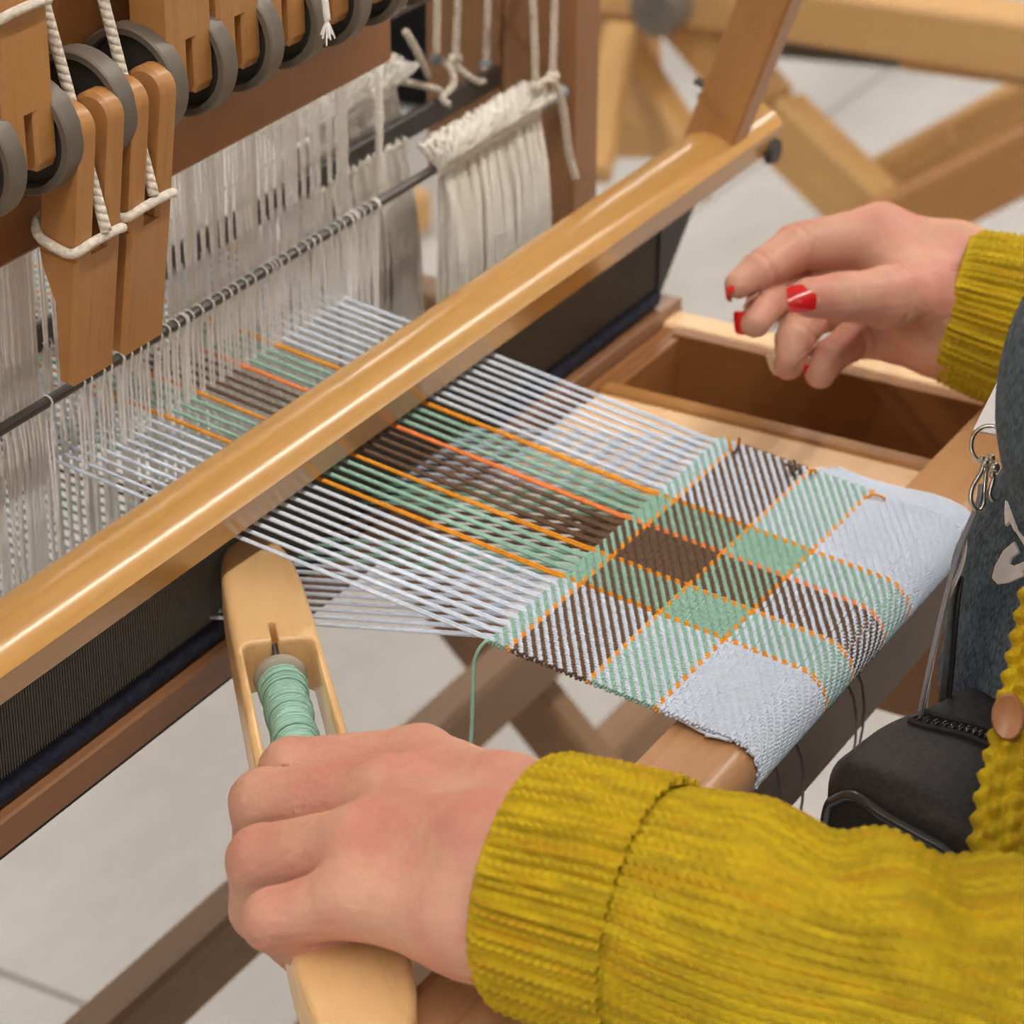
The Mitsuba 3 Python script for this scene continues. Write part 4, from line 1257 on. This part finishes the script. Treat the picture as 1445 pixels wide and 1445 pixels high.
c = tube(spline([(0.0420, -0.1550, -0.0109), (0.0423, -0.1550, 0.0004), (0.0447, -0.1543, 0.0157), (0.0481, -0.1531, 0.0331), (0.0531, -0.1518, 0.0426)], 12), 0.0014, 8, ry=0.008, up=(0.494, -0.869, 0))
obj('gap_shadow', c[:2], 'm_black', bag, smooth=True)  # black strip standing in for the shadowed gap between ribbon and shirt

lan = thing('lanyard', 'silver key ring and clip on a grey ribbon lanyard with a white card', 'lanyard')
a = np.linspace(0.25 * np.pi, 1.45 * np.pi, 24)
RX, RY = np.array([0.494, -0.869, 0.005]), UPV
cen = np.array((0.0590, -0.1564, 0.0910))
c = tube(cen + (np.cos(a) * 0.0058)[:, None] * RX + (np.sin(a) * 0.0064)[:, None] * RY - (np.cos(a) * 0.001)[:, None] * FWD, 0.00075, 8)
obj('ring', c[:2], 'm_chrome', lan, smooth=True)


def bead(px, r):
    m = trimesh.creation.icosphere(subdivisions=2, radius=r)
    return move(m, *px)


obj('swivel', trimesh.util.concatenate([bead((0.0552, -0.1557, 0.0875), 0.0012), bead((0.0568, -0.1583, 0.0878), 0.0013), bead((0.0544, -0.1573, 0.0867), 0.0013), bead((0.0560, -0.1598, 0.0849), 0.0020), bead((0.0547, -0.1600, 0.0826), 0.0012), bead((0.0543, -0.1573, 0.0844), 0.0010)]), 'm_chrome', lan, smooth=True)
c = tube(spline([(0.0547, -0.1565, 0.0859), (0.0530, -0.1564, 0.0832), (0.0504, -0.1553, 0.0799), (0.0484, -0.1553, 0.0766), (0.0474, -0.1569, 0.0735), (0.0479, -0.1588, 0.0724), (0.0493, -0.1596, 0.0741), (0.0519, -0.1586, 0.0772), (0.0543, -0.1578, 0.0819), (0.0556, -0.1570, 0.0848)], 40), 0.0009, 8)
obj('clip', c[:2], 'm_chrome', lan, smooth=True)
c = tube(spline([(0.0548, -0.1602, 0.0826), (0.0529, -0.1605, 0.0791), (0.0517, -0.1607, 0.0770), (0.0516, -0.1627, 0.0749)], 12), 0.0008, 8)
obj('clip_lever', c[:2], 'm_chrome', lan, smooth=True)
path = [(0.0532, -0.1567, 0.0790), (0.0508, -0.1573, 0.0744), (0.0485, -0.1561, 0.0675), (0.0454, -0.1544, 0.0596), (0.0414, -0.1536, 0.0495), (0.0373, -0.1531, 0.0389), (0.0290, -0.1531, 0.0208), (0.0341, -0.1492, -0.0013), (0.0391, -0.1458, -0.0179)]
c = tube(spline(path, 50), 0.0007, 8, ry=0.0032, up=(0.494, -0.869, 0))
obj('ribbon', c[:2], 'm_ribbon', lan, smooth=True, label='grey ribbon')
path = [(0.0501, -0.1541, 0.0590), (0.0458, -0.1543, 0.0476), (0.0437, -0.1519, 0.0376), (0.0428, -0.1514, 0.0324), (0.0388, -0.1509, 0.0177), (0.0380, -0.1497, -0.0018), (0.0441, -0.1460, -0.0206)]
c = tube(spline(path, 50), 0.0006, 8, ry=0.0030, up=(0.494, -0.869, 0.1))
obj('ribbon', c[:2], 'm_ribbonback', lan, smooth=True, label='pale back of the ribbon')
c = tube(spline([(0.0821, -0.1546, 0.1008), (0.0967, -0.1508, 0.1156), (0.125, -0.175, 0.20), (0.110, -0.215, 0.27), (0.085, -0.285, 0.335)], 40), 0.0007, 8, ry=0.0060, up=(0, 1, 0.3))
obj('ribbon', c[:2], 'm_ribbon', lan, smooth=True)
q = np.array([(0.0817, -0.1493, 0.1029), (0.0670, -0.1475, 0.0909), (0.0720, -0.1588, 0.0887), (0.0853, -0.1590, 0.0998)])
nn = unit(np.cross(q[1] - q[0], q[2] - q[0])) * 0.0006
m = trimesh.Trimesh(np.vstack([q + nn, q - nn]), process=False).convex_hull
obj('card', m, 'm_card', lan, smooth=False, label='white card')

# ------------------------------------------------------------------ behind: another loom frame and a black case
bl = thing('background_loom', 'pale wooden loom frame with crossed legs on the floor behind, out of focus', 'loom')
down3 = np.array([0, 0, -1.0])


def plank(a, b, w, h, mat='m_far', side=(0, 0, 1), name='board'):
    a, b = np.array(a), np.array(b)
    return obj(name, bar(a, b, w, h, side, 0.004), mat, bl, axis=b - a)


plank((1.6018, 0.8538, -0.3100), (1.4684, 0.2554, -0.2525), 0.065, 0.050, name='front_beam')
plank((1.6918, 0.6963, -0.3728), (1.6268, 0.4858, -0.3335), 0.03, 0.035, 'm_steel', name='beam_shadow')  # shadow under the front beam, built as a dark strip
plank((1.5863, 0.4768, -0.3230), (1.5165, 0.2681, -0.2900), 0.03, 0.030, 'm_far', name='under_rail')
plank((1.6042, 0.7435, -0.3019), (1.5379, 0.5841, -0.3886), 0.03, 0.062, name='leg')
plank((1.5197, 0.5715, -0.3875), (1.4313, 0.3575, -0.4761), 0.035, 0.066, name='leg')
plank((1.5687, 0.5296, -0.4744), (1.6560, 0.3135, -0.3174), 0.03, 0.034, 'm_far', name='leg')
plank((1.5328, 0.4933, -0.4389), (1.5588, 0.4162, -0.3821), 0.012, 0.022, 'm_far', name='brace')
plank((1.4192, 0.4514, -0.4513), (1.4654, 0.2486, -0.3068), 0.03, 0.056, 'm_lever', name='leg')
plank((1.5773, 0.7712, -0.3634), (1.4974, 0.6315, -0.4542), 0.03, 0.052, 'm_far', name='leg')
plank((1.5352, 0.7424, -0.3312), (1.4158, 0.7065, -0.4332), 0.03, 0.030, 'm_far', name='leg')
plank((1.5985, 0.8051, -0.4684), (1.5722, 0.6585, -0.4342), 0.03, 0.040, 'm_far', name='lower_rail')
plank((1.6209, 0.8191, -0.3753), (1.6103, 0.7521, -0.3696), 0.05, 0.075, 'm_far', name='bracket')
kn = lathe([(0, -0.02), (0.022, -0.02), (0.026, -0.012), (0.026, 0.012), (0.022, 0.02), (0, 0.02)], 28, 0, (1.4666, 0.6675, -0.2784))
obj('knob', kn, 'm_wheel', bl, smooth=35, label='round grey knob')
for px in ((1.98, 1.28), (2.02, 0.18)):
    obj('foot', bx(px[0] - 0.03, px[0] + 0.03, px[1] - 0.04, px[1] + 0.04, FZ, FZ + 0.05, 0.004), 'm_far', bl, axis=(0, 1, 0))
CX, CY = 2.35, 1.445
case = thing('black_case', 'black case standing on the floor behind the loom', 'case')
obj('body', bx(CX, CX + 0.35, CY, CY + 0.45, FZ, FZ + 0.55, 0.02), 'm_void', case)
obj('handle', tube(spline([(CX + 0.15, CY + 0.12, FZ + 0.548), (CX + 0.15, CY + 0.13, FZ + 0.585), (CX + 0.15, CY + 0.26, FZ + 0.585), (CX + 0.15, CY + 0.27, FZ + 0.548)], 16), 0.008, 8)[:2], 'm_hub', case, smooth=35)
